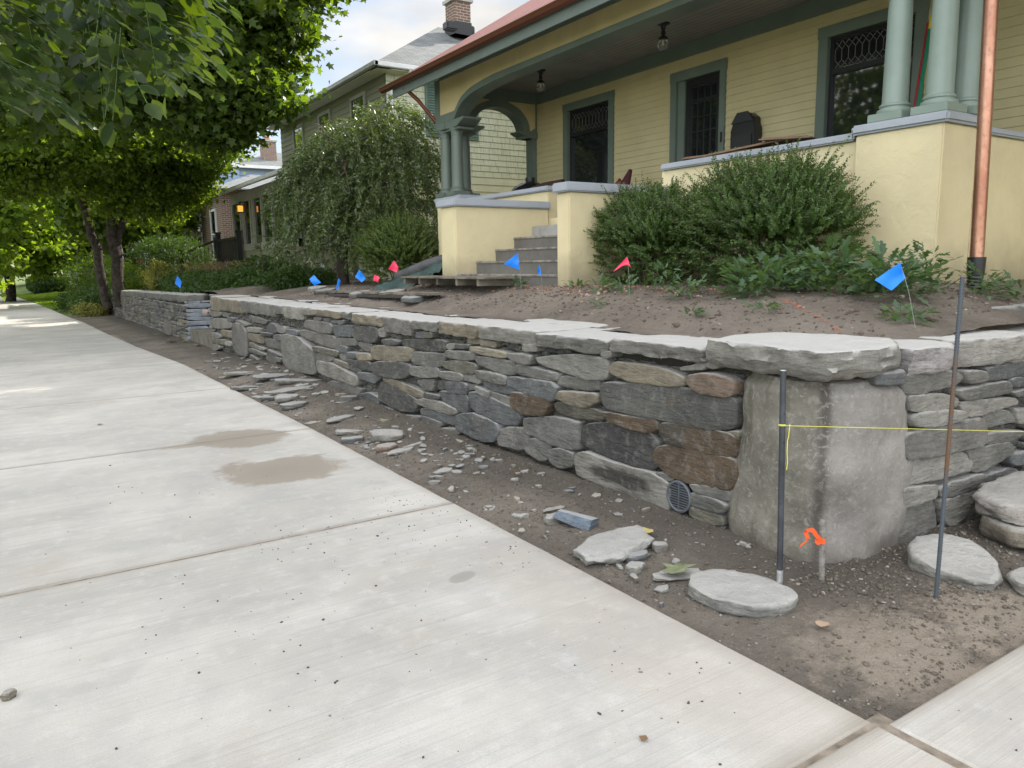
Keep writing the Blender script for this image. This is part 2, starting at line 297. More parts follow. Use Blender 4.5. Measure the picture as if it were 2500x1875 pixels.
# traced outlines of the wall stones, millimetres along the wall and up
ST_DATA = """5431,670 4494,718 4479,665 4545,572 5399,514 5465,578
5198,752 4773,772 4736,720 5148,702
4731,781 3833,838 3839,738 4137,713 4715,718
4417,869 4235,881 4220,830 4409,822
4206,880 4036,891 4039,848 4209,836
3835,805 3686,820 3672,777 3804,755
3660,816 3410,831 3405,800 3655,782
3472,878 3268,888 3278,849 3464,847
3254,884 3015,881 3016,844 3241,844
3838,747 3317,776 3319,713 3502,691 3825,690
3398,821 2831,818 2832,772 3144,768 3391,780
2831,815 2486,828 2498,760 2595,747 2807,773
2596,902 2426,913 2427,863 2588,854
4509,680 3857,712 3863,619 4039,564 4486,566
3877,655 3320,690 3295,599 3507,575 3864,594
3324,744 2743,754 2720,655 2928,639 3305,691
2726,741 2162,725 2184,669 2384,652 2720,663
2474,815 1954,879 1668,878 1622,809 1667,743 1875,718 2382,769
1623,864 1213,870 1002,843 958,793 1088,766 1439,758 1622,785
945,860 729,884 614,856 617,785 686,760 886,759 951,816
1018,890 878,924 830,910 836,895 1003,877
1709,917 1615,933 1600,896 1687,888
5448,503 4525,571 4497,429 4959,356 5414,373
4508,536 3968,578 3921,495 4265,456 4494,465
3935,553 3523,581 3479,514 3638,492 3939,493
3508,570 3266,586 3224,537 3268,520 3479,522
3308,629 2849,634 2812,564 2985,555 3281,569
2810,631 2249,654 2173,616 2207,524 2526,529 2799,559
2216,705 1760,722 1722,662 1915,634 2206,639
3223,552 2723,546 2674,495 2987,485 3211,507
3299,496 3098,468 3086,420 3272,437
3098,468 2776,459 2765,406 2882,394 3072,417
2184,599 1760,638 1725,580 1875,520 2037,522 2196,539
2749,525 2340,540 2251,498 2342,390 2602,360 2765,394
1722,721 1074,774 616,759 604,602 744,557 1144,555 1666,545 1726,649
2240,513 1975,531 1702,514 1711,456 2037,422 2229,446
1693,522 1206,545 1174,493 1300,447 1647,460 1702,502
4420,411 4082,456 4052,359 4274,327
4029,448 3810,471 3808,399 3998,375
3804,472 3434,503 3429,408 3793,368
3434,487 3299,501 3306,464 3427,448
3946,369 3516,404 3425,360 3461,242 3652,221 3916,291
5160,352 4872,357 4256,315 4260,261 4471,250 5119,308
5256,302 4919,313 4395,224 4405,96 4771,58 5300,97
4245,316 3931,324 3944,287 4241,264
4426,223 4130,276 3650,254 3621,200 3821,169 4399,178
4382,139 4173,167 3622,184 3626,103 3758,86 4348,86
3437,423 3271,445 2727,385 2653,309 2730,255 2941,224 3429,279
3637,198 3369,253 2996,222 2943,155 3028,70 3200,37 3628,66
2628,327 2252,399 1955,409 1935,215 2122,185 2605,215
3025,155 2834,222 2556,252 2558,114 2658,70 2946,54
2619,154 2484,196 2276,197 2300,59 2439,37 2608,82
2288,146 2166,183 1996,176 2007,80 2145,36 2289,47
1975,366 1797,429 1469,466 1188,432 1176,236 1379,203 1975,247
1159,535 994,557 602,566 585,445 713,424 1110,412 1173,470
1226,361 1110,412 713,424 584,419 578,284 653,229 1014,203 1224,273
1996,163 1875,214 1590,195 1199,208 1073,166 1085,12 1162,-32 1551,15 1976,19
926,213 706,238 608,219 625,177 868,171
932,155 771,173 618,157 674,89 922,78
929,70 700,76 659,28 779,-1 921,16
876,-18 671,8 682,-45 861,-53
1199,219 1044,219 1074,189 1199,190
5305,47 4669,36 4694,-25 5287,-11
3932,31 3595,72 3565,36 3865,-18
4690,33 4349,68 4374,-9 4674,-31
4329,80 3894,71 4004,1 4335,-2
691,561 590,579 588,532 664,523
7528,832 6557,836 6556,717 6908,701 7523,739
6542,817 5981,843 5998,711 6505,701
5966,838 5263,873 5251,717 5510,686 5965,713
5251,857 5127,870 5122,779 5232,771
7212,876 6898,891 6923,852 7198,842
6881,881 6658,883 6681,849 6885,851
6624,872 6341,883 6345,848 6628,841
6341,883 6155,890 6169,851 6339,844
5973,915 5726,888 5760,862 5961,882
9202,647 8971,717 8693,677 8687,583 9006,554 9205,582
8668,679 8319,692 8336,606 8661,585
8253,665 7771,673 7762,600 8266,596
7724,691 6489,689 6491,544 6856,541 7737,617
8439,576 8242,597 7784,599 7235,482 7163,178 7351,136 8288,101 8508,172
7209,520 6354,523 6380,462 6794,451 7196,471
7143,434 6682,461 6507,424 6622,372 7136,350
6503,583 6110,595 6118,531 6321,513 6510,536
6456,672 5857,696 5849,629 6450,587
6374,502 6122,498 6098,424 6366,437
6090,539 5812,551 5819,488 6093,469
5812,551 5464,576 5413,509 5775,468
5828,674 5453,678 5447,595 5640,585 5818,625
6561,418 6101,398 6076,343 6175,339 6587,362
6127,453 5474,485 5398,385 5785,380 6133,408
7117,345 6587,362 5797,279 5807,190 5967,170 7062,189
6070,388 5757,358 5793,311 6076,336
5821,339 5203,371 5192,337 5353,264 5797,279
6806,114 6402,163 5778,168 5788,79 6050,18 6819,23
5819,88 5509,148 5282,124 5267,-6 5708,-22
11050,613 10410,594 10246,480 10346,79 10949,79 11202,190
10933,656 10146,627 10219,587 10878,604
10143,767 9184,730 9250,677 9650,672 10129,697
10221,578 9552,593 9568,525 10177,502
10248,471 9459,498 9432,366 9964,360 10236,392
9409,468 8512,454 8532,351 9268,346
10250,338 9852,316 9927,258 10268,265
9883,314 9389,303 9397,269 9867,254
10240,250 9294,227 9358,188 10193,183
9351,222 9064,281 8815,206 8882,135 9101,105 9337,157
9221,309 8547,278 8551,254 9174,271
10267,140 9784,97 9675,56 10224,55
8812,222 8556,230 8566,182 8799,159
12616,722 11870,744 11897,655 12646,629
12653,608 11445,630 11175,550 11264,488 12374,420 12689,442
11966,425 11133,440 11128,327 11915,330
12697,338 11996,324 12014,263 12687,236
12734,222 11704,257 11730,167 12676,133
11704,257 11150,251 11165,193 11690,170
12683,112 12214,138 12076,59 12683,-24
11755,740 11380,728 11393,680 11814,669
11393,680 10928,675 10976,626 11413,612
8902,545 8465,567 8481,488 8813,471
9564,542 8900,553 9016,505 9517,494"""
CP_DATA = """814,1037 1624,1029 1614,919 1033,916 811,969
1633,1032 2413,1012 2404,856 1837,905 1624,954
2424,1018 3248,1012 3224,891 2715,879 2414,930
3248,1012 3942,997 3881,876 3252,915
3942,997 4415,998 4403,893 3954,921
4417,1003 5128,990 5101,855 4549,819 4418,844
5140,1012 5930,1001 5877,917 5293,854 5140,869
5946,1000 6223,1001 6219,906 5971,925
6223,1001 7214,987 7226,917 6801,910 6236,905
7198,967 7588,979 7558,902 7268,901
7588,979 7937,991 8229,917 8273,809 7983,741 7665,781 7521,875
8217,977 8583,971 8578,871 8263,862
8607,978 9412,958 9389,810 8851,787 8607,854
9410,966 10509,972 10487,804 9417,809
10509,972 11964,955 11947,751 10554,801
11964,955 12544,948 12606,753 12028,747"""
RW_DATA = """3713,915 3938,911 4234,890 4339,852 4268,806 4033,807 3933,793 3744,815
3794,797 4143,773 4290,734 4286,687 3967,691 3813,720
3826,696 4049,692 4357,661 4375,617 4167,602 3844,627
4346,880 4568,860 4590,804 4357,809
4579,872 5111,876 5154,795 4615,796
4272,782 4866,778 4919,703 4372,713 4277,747
4305,709 4978,665 5000,617 4576,599 4387,616
3779,603 4577,592 4622,537 4604,428 4147,435 3775,470 3760,517
4610,613 4927,588 4993,515 4687,517 4623,531
4991,593 5345,545 5367,441 5009,500
3758,450 4418,412 4496,358 4496,283 3813,317 3766,381
4429,417 4935,400 4989,320 4630,267 4508,281
4593,492 5105,448 5110,421 4936,393 4604,428
3774,312 4127,273 4104,206 3797,199
4141,247 4632,254 4693,187 4272,175 4147,204
4648,233 5048,219 5129,152 4848,160 4693,187
4891,781 5041,780 5167,729 4914,729
4919,703 5174,696 5181,660 4937,673
4951,313 5312,285 5329,201 4991,241
3770,176 4138,187 4183,22 3873,-20 3769,15 3751,88
4162,171 4850,153 4864,0 4251,7
4851,147 5437,100 5476,-90 4872,24"""

# ---------------------------------------------------------------- ground
def fbm(x, y, z=0., o=4):
    return mnoise.fractal(Vector((x, y, z)), 1.0, 2.0, o)
def smooth(a):
    a = min(1, max(0, a)); return a*a*(3-2*a)
def xwall(y): return 3.24-.019*(y-2.12)      # street face of the long wall
def xedge(y): return float(np.interp(y, [7, 13, 16.7, 21.3, 25.3, 27.7, 41.9, 54, 66.9, 90, 120], [2.22, 2.14, 1.90, 1.72, 1.62, 1.46, .82, .08, -.88, -2.5, -4.8]))
def garden_z(x, y):
    a = min(1, max(0, (x-3.95)/1.0))**.7; b = min(1, max(0, (y-2.15)/1.0))**.65
    c = 1-.5*smooth((y-9.3)/2.7)
    return 1.0+(.25*a+.03*min(1, max(0, (x-4.95)/1.5)))*b*c
def grid(name, x0, x1, y0, y1, st, fn, mat, keep=None, **k):
    nx = int((x1-x0)/st)+1; ny = int((y1-y0)/st)+1
    v = []; idx = {}; f = []
    for j in range(ny):
        for i in range(nx):
            x = x0+(x1-x0)*i/(nx-1); y = y0+(y1-y0)*j/(ny-1); v.append((x, y, fn(x, y)))
    for j in range(ny-1):
        for i in range(nx-1):
            if keep and not keep((x0+(i+.5)*st), (y0+(j+.5)*st)): continue
            a = j*nx+i; f.append((a, a+1, a+nx+1, a+nx))
    o = link(name, mesh(name, v, f), mat, smooth=True); tag(o, kind='structure'); return o
gt = NT('earth'); gn = gt.noise(.3, 5); gg = gt.fin(gt.ramp(gn, (.4, (.05, .075, .02)), (.6, (.11, .13, .04))), .95)
box('ground', gg, None, -400, 400, -60, 500, -.6, -.12).__setitem__('kind', 'structure')
def dirt_z(x, y):
    e = xedge(y); t_ = (x-e)/max(.3, xwall(y)-e)
    base = -.022+.03*smooth(t_*1.5)
    m = .06*math.exp(-((y-8.6)/2.2)**2)*smooth(t_*1.3)+.10*math.exp(-((y-11.2)/1.8)**2)*smooth((t_-.25)*1.5)
    if y < 2.3: base = -.02+.02*smooth((x-2.2)/.5)*smooth((y-1.27)/.3)
    q = mnoise.noise(Vector((x*3, y*3, 0)))*.009+mnoise.noise(Vector((x*11, y*11, 3)))*.007+mnoise.noise(Vector((x*31, y*31, 5)))*.009+abs(mnoise.noise(Vector((x*60, y*60, 9))))*.006
    fade = smooth((x-e)/.25) if y > 1.27 else smooth((y-1.15)/.2)
    if y < 2.2: fade *= smooth((y-1.27)/.15+.2)
    return base+m+q*(.25+.75*fade)
grid('soil_strip', 2.0, 3.5, 1.0, 7.5, .018, dirt_z, M['dirt'])
grid('soil_strip', 3.5, 6.5, 1.0, 2.6, .022, dirt_z, M['dirt'])
grid('soil_strip', .9, 3.6, 7.5, 30.0, .05, dirt_z, M['dirt'])
box('soil_strip', M['dirt'], None, 6.5, 12, 1.0, 2.6, -.3, -.01).__setitem__('kind', 'structure')

# concrete sidewalk: separate slabs with tooled joints
def slab_mesh(mb, x0, x1, y0, y1, xr=None):
    """slab with a rounded tooled edge; xr gives the right edge as a function of y"""
    n = 14; ys = [y0+(y1-y0)*i/n for i in range(n+1)]
    def X(y, side): 
        if side: return (xr(y) if xr else x1)+.006*mnoise.noise(Vector((y*4, 1, 0)))+.004*mnoise.noise(Vector((y*17, 5, 0)))
        return x0
    loops = []
    for ins, z in ((0, -.3), (0, -.010), (.004, -.004), (.012, 0)):
        L_ = []
        for y in ys: L_.append((X(y, 0)+ins, min(max(y, y0+ins), y1-ins), z))
        for y in reversed(ys): L_.append((X(y, 1)-ins, min(max(y, y0+ins), y1-ins), z))
        loops.append(L_)
    v = [p for l in loops for p in l]; m = len(loops[0]); f = []
    for i in range(3):
        for k in range(m): f.append((i*m+k, i*m+(k+1) % m, (i+1)*m+(k+1) % m, (i+1)*m+k))
    f += [(3*m+k, 3*m+k+1, 3*m+m-2-k, 3*m+m-1-k) for k in range(n)]
    mb.add(v, f)
mb = MB(); js = [1.27, 4.125, 6.89, 9.93, 13.1, 16.4, 19.9, 23.5, 27.2, 31, 35, 39, 43, 47, 52, 57, 63, 70, 78, 90, 110]
for a, b in zip(js[:-1], js[1:]): slab_mesh(mb, -1.6 if a < 40 else -6, 2.2, a+.008, b-.008, xr=xedge)
slab_mesh(mb, -1.6, 2.22, -2.2, 1.262); slab_mesh(mb, 2.255, 9, -2.2, 1.245)
sw = mb.make('sidewalk', M['concrete']); tag(sw, kind='structure')
def jd(x, y): return -.007+.002*mnoise.noise(Vector((x*20, y*20, 0)))
jm = simple('joint_soil', (.27, .225, .175), .95, .3, 12, .6, 80, .003); MB().box(-1.58, 2.17, 1.3, 13, -.2, -.006).box(-1.58, 1.9, 13, 20, -.2, -.0061).box(-1.58, 1.2, 20, 38, -.2, -.006).box(-1.58, 2.29, -2, 1.299, -.2, -.0062).make('joint_dirt', jm).__setitem__('kind', 'structure')
g1 = simple('asphalt', (.05, .05, .052), .9); box('road', g1, None, -14, -6, -60, 300, -.55, -.115).__setitem__('kind', 'structure')
# lawn verge left of the walk and further along on the right
lw = NT('lawn'); ln_ = lw.noise(2, 6); lawn_m = lw.fin(lw.ramp(ln_, (.35, (.07, .11, .02)), (.7, (.16, .21, .05))), .9, lw.bump(lw.noise(60, 4), .8, .02))
box('lawn', lawn_m, None, -6, -1.6, -20, 47, -.3, -.03).__setitem__('kind', 'structure')
def lawn_z(x, y): 
    s = x-xedge(y); return -.03+.45*smooth((s-.2)/4.5)+.02*mnoise.noise(Vector((x, y, 0)))
grid('lawn', -4, 30, 30, 130, .8, lambda x, y: lawn_z(x, y) if x > xedge(y)+.0 else -.2, lawn_m)
# garden soil behind the wall
def gz_(x, y):
    z = garden_z(x, y)+mnoise.noise(Vector((x*1.5, y*1.5, 0)))*.018+mnoise.noise(Vector((x*7, y*7, 3)))*.010+mnoise.noise(Vector((x*23, y*23, 5)))*.006
    if 14.95 < y < 17.0: z = min(z, .24+.12*max(0, x-3.1))
    return z
grid('garden_soil', 3.6, 8.6, 2.3, 30, .05, gz_, M['garden'])

# ---------------------------------------------------------------- stones
TINTS = dict(g=(.142, .137, .124), l=(.225, .213, .188), d=(.07, .069, .064), t=(.20, .17, .122), b=(.095, .064, .038), u=(.108, .113, .115), r=(.20, .14, .105), p=(.155, .145, .132), o=(.13, .12, .09), k=(.045, .044, .042))
def vary(a, b, c):
    q = random.uniform(a, b); h = random.uniform(-.012, .012); return (c[0]*(q+h), c[1]*q, c[2]*(q-h))
def tintof(rnd):
    k = rnd.choices('gldtupo', (40, 16, 14, 12, 10, 6, 6))[0]; c = TINTS[k]; s = rnd.uniform(.85, 1.18); return tuple(x*s for x in c)
def settint(me, cols):
    """cols: one colour, or a list per vertex"""
    a = me.color_attributes.new('tint', 'FLOAT_COLOR', 'POINT'); n = len(me.vertices)
    if isinstance(cols, tuple): arr = np.tile(np.array((*cols, 1.0)), n)
    else: arr = np.array([(*c, 1.0) for c in cols]).ravel()
    a.data.foreach_set('color', arr.astype(np.float32))
def cut(p, r=.13):
    q = []
    for i in range(len(p)):
        a, b = p[i], p[(i+1) % len(p)]; q += [(a[0]*(1-r)+b[0]*r, a[1]*(1-r)+b[1]*r), (a[0]*r+b[0]*(1-r), a[1]*r+b[1]*(1-r))]
    return q
def chaikin(p, k=2):
    for _ in range(k):
        q = []
        for i in range(len(p)):
            a, b = p[i], p[(i+1) % len(p)]
            q += [(a[0]*.75+b[0]*.25, a[1]*.75+b[1]*.25), (a[0]*.25+b[0]*.75, a[1]*.25+b[1]*.75)]
        p = q
    return p
def area(p): return sum(p[i][0]*p[(i+1) % len(p)][1]-p[(i+1) % len(p)][0]*p[i][1] for i in range(len(p)))/2
def resample(p, st, mn=12, mx=90):
    L_ = [math.dist(p[i], p[(i+1) % len(p)]) for i in range(len(p))]; T = sum(L_); n = max(mn, min(mx, int(T/st))); out_ = []; i = 0; acc = 0
    for k in range(n):
        d = T*k/n
        while acc+L_[i] < d and i < len(p)-1: acc += L_[i]; i += 1
        t_ = (d-acc)/max(L_[i], 1e-9); a, b = p[i], p[(i+1) % len(p)]; out_.append((a[0]+(b[0]-a[0])*t_, a[1]+(b[1]-a[1])*t_))
    return out_
def face_stone(poly, to3, seed, out=0., bul=1., depth=.13, fine=.022, grow=.007):
    """a stone seen on a wall face; poly in wall coordinates, to3(s, z, outward) -> world"""
    rn = random.Random(seed)
    if area(poly) < 0: poly = poly[::-1]
    p = resample(cut(cut(poly, rn.uniform(.07, .17)), .25) if rn.random() < .75 else chaikin(poly, 2), fine); n = len(p)
    cx = sum(a for a, _ in p)/n; cz = sum(b for _, b in p)/n
    hw = max(abs(a-cx) for a, _ in p); hh = max(abs(b-cz) for _, b in p); r = min(.016, .42*min(hw, hh))*rn.uniform(.5, 1.2)
    p = [(a+(a-cx)/hw*grow+.005*mnoise.noise(Vector((a*18, b*18, seed))), b+(b-cz)/hh*grow+.005*mnoise.noise(Vector((a*18, b*18, seed+9)))) for a, b in p]
    tx, tz = rn.uniform(-.10, .10), rn.uniform(-.16, .10); nin = 3 if min(hw, hh) < .06 else 6
    rings = [(0, -depth), (0, -.02)]+[(r*(1-math.cos(t_)), r*math.sin(t_)) for t_ in (0.25, .7, 1.15, 1.5)]
    V = []; 
    def surf(a, b, o, k):
        q = mnoise.noise(Vector((a*7, b*9, seed*3.1)))*.012+mnoise.noise(Vector((a*26, b*34, seed)))*.006+mnoise.noise(Vector((a*70, b*90, seed)))*.0022
        return to3(a, b, out+o+q*k*bul+(a-cx)*tx*min(1, .05/hw)*k+(b-cz)*tz*k)
    for ins, o in rings:
        for a, b in p: V.append(surf(a-(a-cx)/hw*ins, b-(b-cz)/hh*ins, o, 0 if o < -.05 else .55 if o < .005 else 1))
    kx, kz = (hw-r)/hw, (hh-r)/hh
    for i in range(1, nin+1):
        t_ = 1-i/nin*1.0 if i < nin else 0
        if i == nin: V.append(surf(cx, cz, r*1.08, 1)); break
        for a, b in p: V.append(surf(cx+(a-cx)*kx*t_, cz+(b-cz)*kz*t_, r*(1+.08*(1-t_)), 1))
    m = len(rings)+nin-1; F = []
    for i in range(m-1):
        for k in range(n): F.append((i*n+k, i*n+(k+1) % n, (i+1)*n+(k+1) % n, (i+1)*n+k))
    F += [((m-1)*n+k, (m-1)*n+(k+1) % n, m*n) for k in range(n)]
    return V, F
def slab_stone(poly, z0, z1, seed, fine=.035, ragged=1.0, tilt=(0, 0), botscale=.94, top=None, ck=1):
    """flat quarried stone: footprint poly (world xy), ragged split edges, nearly flat top"""
    if area(poly) < 0: poly = poly[::-1]
    p = resample(chaikin(poly, ck) if ck else poly, fine, 14, 120); n = len(p); cx = sum(a for a, _ in p)/n; cy = sum(b for _, b in p)/n
    h = z1-z0; sz = min(max(abs(a-cx) for a, _ in p), max(abs(b-cy) for _, b in p)); V = []
    def zt(x, y): return z1+(x-cx)*tilt[0]+(y-cy)*tilt[1]+(top(x, y) if top else 0)
    def pt(x, y, t_, k):
        q = 1-k; x2, y2 = x-(x-cx)*q, y-(y-cy)*q
        nn = mnoise.noise_vector(Vector((x2*9, y2*9, t_*h*26+seed)))*.013*ragged+mnoise.noise_vector(Vector((x2*30, y2*30, t_*h*60+seed)))*.005*ragged
        zz = z0+(zt(x, y)-z0)*t_ if t_ < 1 else zt(x2, y2)
        dz = mnoise.noise(Vector((x2*5, y2*5, seed)))*.006+mnoise.noise(Vector((x2*22, y2*22, seed)))*.0025 if t_ > .9 else nn.z*.6
        return (x2+nn.x*(1 if t_ < 1 else .5), y2+nn.y*(1 if t_ < 1 else .5), zz+dz)
    e = min(.012, h*.2)/max(sz, .02)
    side = [(0, botscale), (.12, .5+.5*botscale+.01), (.3, 1-e*.2), (.5, 1), (.72, 1.0), (.88, 1-e*.3), (.97, 1-e)]
    for t_, k in side:
        for a, b in p: V.append(pt(a, b, t_, k))
    for k in (1-2.2*e, .88, .7, .5, .25):
        for a, b in p: V.append(pt(a, b, 1, min(k, 1-2.2*e)))
    V.append(pt(cx, cy, 1, 1)); m = len(side)+5; F = []
    for i in range(m-1):
        for k in range(n): F.append((i*n+k, i*n+(k+1) % n, (i+1)*n+(k+1) % n, (i+1)*n+k))
    F += [((m-1)*n+k, (m-1)*n+(k+1) % n, m*n) for k in range(n)]; F.append(tuple(range(n))[::-1])
    return V, F
def put(name, VF, mat, parent, tint, sharp=None):
    me = mesh(name, *VF); settint(me, tint); me.shade_smooth()
    if sharp: me.set_sharp_from_angle(angle=R(sharp))
    return link(name, me, mat, parent)
WD = Vector((-.019, 1, 0)).normalized(); WN = Vector((-WD.y, WD.x, 0))       # along the wall, outward
W0 = Vector((3.24, 2.12, 0))
def long3(s, z, o): return W0+WD*s+WN*o+Vector((0, 0, z))
def side3(s, z, o): return Vector((s, 2.12-o, z))
def parse(t): return [[tuple(int(c)/1000 for c in p.split(',')) for p in l.split()] for l in t.strip().split('\n')]
ST, CP, RW = parse(ST_DATA), parse(CP_DATA), parse(RW_DATA)
wall = thing('stone_wall', 'long low grey fieldstone retaining wall beside the sidewalk, with drain grate and flat capstones', 'stone wall', (3.3, 8, 0))
# recessed mortar and the hidden body of the wall
mb = MB(); p = [tuple(long3(s, 0, -.075))[:2] for s in (.12, 12.62)]+[(3.75, 14.72), (3.95, 2.75), (3.5, 2.35)]
mb.prism(p, -.2, .93).make('wall_core', M['mortar'], wall)
special = {19: 'r', 33: 'b', 34: 'd', 36: 'b', 53: 'k', 54: 'b', 55: 'b', 56: 'l', 41: 'u', 46: 'u', 47: 'u', 28: 'g', 27: 'u', 17: 'l', 18: 't', 0: 't', 22: 'd', 16: 'g', 42: 't', 43: 'd', 49: 'g', 50: 'p', 48: 'u', 20: 'l', 79: 'p', 90: 'd', 78: 'u', 70: 'l', 73: 'g'}
rn = random.Random(3); rest = MB(); restc = []
order = sorted(range(len(ST)), key=lambda i: -abs(area(ST[i]))/(2+ST[i][0][0]))
bigset = set(order[:84])
for i, poly in enumerate(ST):
    c = TINTS[special[i]] if i in special else tintof(rn); c = vary(.93, 1.07, c)
    o_ = rn.uniform(-.014, .026)
    V, F = face_stone(poly, long3, i+1, o_, fine=.018 if poly[0][0] < 4 else .03)
    if i in (56, 34, 35, 54):       # rain-wet dark patches on single stones
        cs_, cz_ = sum(p[0] for p in poly)/len(poly), sum(p[1] for p in poly)/len(poly); ws_ = max(abs(p[0]-cs_) for p in poly); hs_ = max(abs(p[1]-cz_) for p in poly); L2 = []
        for q in V:
            q = Vector(q); ss = (q-W0).dot(WD); a_ = (ss-cs_)/ws_; b_2 = (q.z-cz_)/hs_; nn_ = mnoise.noise(q*9)*.35
            if i == 56: wet = 1-smooth((math.hypot((a_-.05)/.62, (b_2-.0)/.36)+nn_-.9)/.2)
            elif i == 34: wet = smooth((a_+.25+nn_*.6)/.12)
            else: wet = smooth((a_+nn_)/.4)*.7
            L2.append(tuple(x*(1-wet)+y*wet for x, y in zip(c, (.05, .046, .04) if i != 34 else (.085, .084, .076))))
        c = L2
    if i in bigset: 
        q = put('face_stone', (V, F), M['stone'], wall, c)
        if i == 33 or i == 55: q['label'] = 'rusty brown face stone'
    else: rest.add(V, F); restc += (c if isinstance(c, list) else [c]*len(V))
# procedural filler stones behind the traced ones and in the joints
def courses(s0, s1, z0, z1, seed, hmin=.035, hmax=.10, wmin=.12, wmax=.38, gap=.012):
    rn = random.Random(seed); z = z0; out_ = []
    while z < z1-.02:
        h = min(rn.uniform(hmin, hmax), z1-z); s = s0-rn.uniform(0, .1)
        while s < s1:
            w_ = rn.uniform(wmin, wmax)*(.6+h/hmax*.7); a, b = max(s, s0), min(s+w_, s1)
            if b-a > .05:
                j = lambda: rn.uniform(-.012, .012); k = rn.uniform(0, h*.3); zz = z+rn.uniform(-.008, .008)
                out_.append([(a+gap/2, zz+gap/2+k*rn.random()), ((a+b)/2, zz+gap/2+j()), (b-gap/2, zz+gap/2+j()), (b-gap/2+j(), zz+h-gap/2-k*.4), ((a+b)/2, zz+h-gap/2+j()), (a+gap/2, zz+h-gap/2-k*.4)])
            s += w_
        z += h
    return out_
for i, poly in enumerate(courses(.62, 12.6, -.04, .88, 5, .03, .06, .08, .2)):
    V, F = face_stone(poly, long3, 400+i, -.058, depth=.03, fine=.06); c = tuple(x*.5 for x in tintof(rn)); rest.add(V, F); restc += [c]*len(V)  # tint halved to paint the shade deep in the gaps
me = mesh('small_face_stones', rest.v, rest.f); settint(me, restc); me.shade_smooth(); q = link('small_face_stones', me, M['stone'], wall); q['kind'] = 'stuff'
# capstones: front row from the photograph, a second row behind
caplist = []
for i, c in enumerate(CP):
    s0, s1 = min(p[0] for p in c), max(p[0] for p in c); zt = (c[0][1]+c[1][1])/2; zb = sum(p[1] for p in c[2:])/(len(c)-2)
    zt = .995+.03*math.exp(-(s0/2.5)**2) if s0 > .7 else zt
    if s0 > 7.9 and s1 < 8.5: zt += .0
    dep = rn.uniform(.42, .60); lo = long3(s0+.007, 0, .01+rn.uniform(0, .05)); hi = long3(s1-.007, 0, .01+rn.uniform(0, .05))
    b0 = long3(s0+rn.uniform(-.04, .05), 0, -dep); b1 = long3(s1+rn.uniform(-.05, .04), 0, -dep+rn.uniform(-.05, .05)); mid = long3((s0+s1)/2, 0, .035)
    poly = [tuple(q)[:2] for q in (lo, mid, hi, b1, b0)]
    put('capstone', slab_stone(poly, min(zb, zt-.06), zt+rn.uniform(-.012, .014), 50+i, botscale=.97, ragged=1.5, ck=0), M['cap'], wall, vary(.95, 1.15, TINTS[rn.choice('gglptlt')]), 50)
s = 1.0
while s < 12.5:
    ln_w = rn.uniform(.55, 1.15); e = min(s+ln_w, 12.62); d0 = .50; d1 = rn.uniform(.74, .95) if s > 2.4 else rn.uniform(.95, 1.15)
    poly = [tuple(long3(a, 0, -b))[:2] for a, b in ((s+.01, d0), (e-.01, d0+rn.uniform(-.04, .04)), (e-rn.uniform(0, .1), d1), ((s+e)/2, d1+rn.uniform(-.05, .08)), (s+rn.uniform(0, .1), d1-rn.uniform(0, .1)))]
    put('capstone', slab_stone(poly, .90, .985+rn.uniform(-.004, .02)+.02*math.exp(-s/2), int(900+s*10)), M['cap'], wall, vary(1, 1.15, TINTS['l']), 50); s = e
# big corner block
mb = MB(); lev = [(-.06, .0), (.06, .01), (.2, 0), (.36, .02), (.52, .03), (.66, .015), (.80, .0), (.875, -.01), (.905, -.05)]
def block_loop(z, bul):
    t_ = z/.9; sL = .70-.06*smooth((z-.1)/.5)+.02*math.sin(z*6) ; xr = 3.80+.05*math.sin(z*5+.3)+.03*(z > .6); yf = 2.115
    c = [long3(sL, z, -.25), long3(sL, z, .0), long3(sL*.55, z, .06+.02*bul), (3.19+.03*t_, 2.20+.02*t_, z), (3.33, yf+.005, z), (3.55, yf-.03, z), (xr+.05, yf-.015, z), (xr+.09, yf+.06, z), (xr+.06, yf+.3, z), (3.5, 2.75, z)]
    return [(q[0], q[1]) for q in c]
pl = [resample(chaikin(block_loop(z, b), 3), .03, 80, 80) for z, b in lev]
n = 80; V = []; cxy = (3.45, 2.45)
def blk(i, t_):
    z = lev[i][0]*(1-t_)+lev[i+1][0]*t_; return z, [(a[0]*(1-t_)+b[0]*t_, a[1]*(1-t_)+b[1]*t_) for a, b in zip(pl[i], pl[i+1])]
rows = [blk(i, k/5) for i in range(len(lev)-1) for k in range(5)]+[(lev[-1][0], pl[-1])]
for z, lp in rows:
    k = 1-.16*smooth((z-.84)/.07)
    for x, y in lp:
        x = cxy[0]+(x-cxy[0])*k; y = cxy[1]+(y-cxy[1])*k; q = mnoise.noise_vector(Vector((x*4, y*4, z*4)))*.03+mnoise.noise_vector(Vector((x*9, y*9, z*7)))*.012+mnoise.noise_vector(Vector((x*16, y*16, z*14)))*.006+mnoise.noise_vector(Vector((x*45, y*45, z*40)))*.002
        V.append((x+q.x, y+q.y, z+q.z*.6))
m = len(rows); F = [(i*n+k, i*n+(k+1) % n, (i+1)*n+(k+1) % n, (i+1)*n+k) for i in range(m-1) for k in range(n)]+[tuple((m-1)*n+k for k in range(n))]
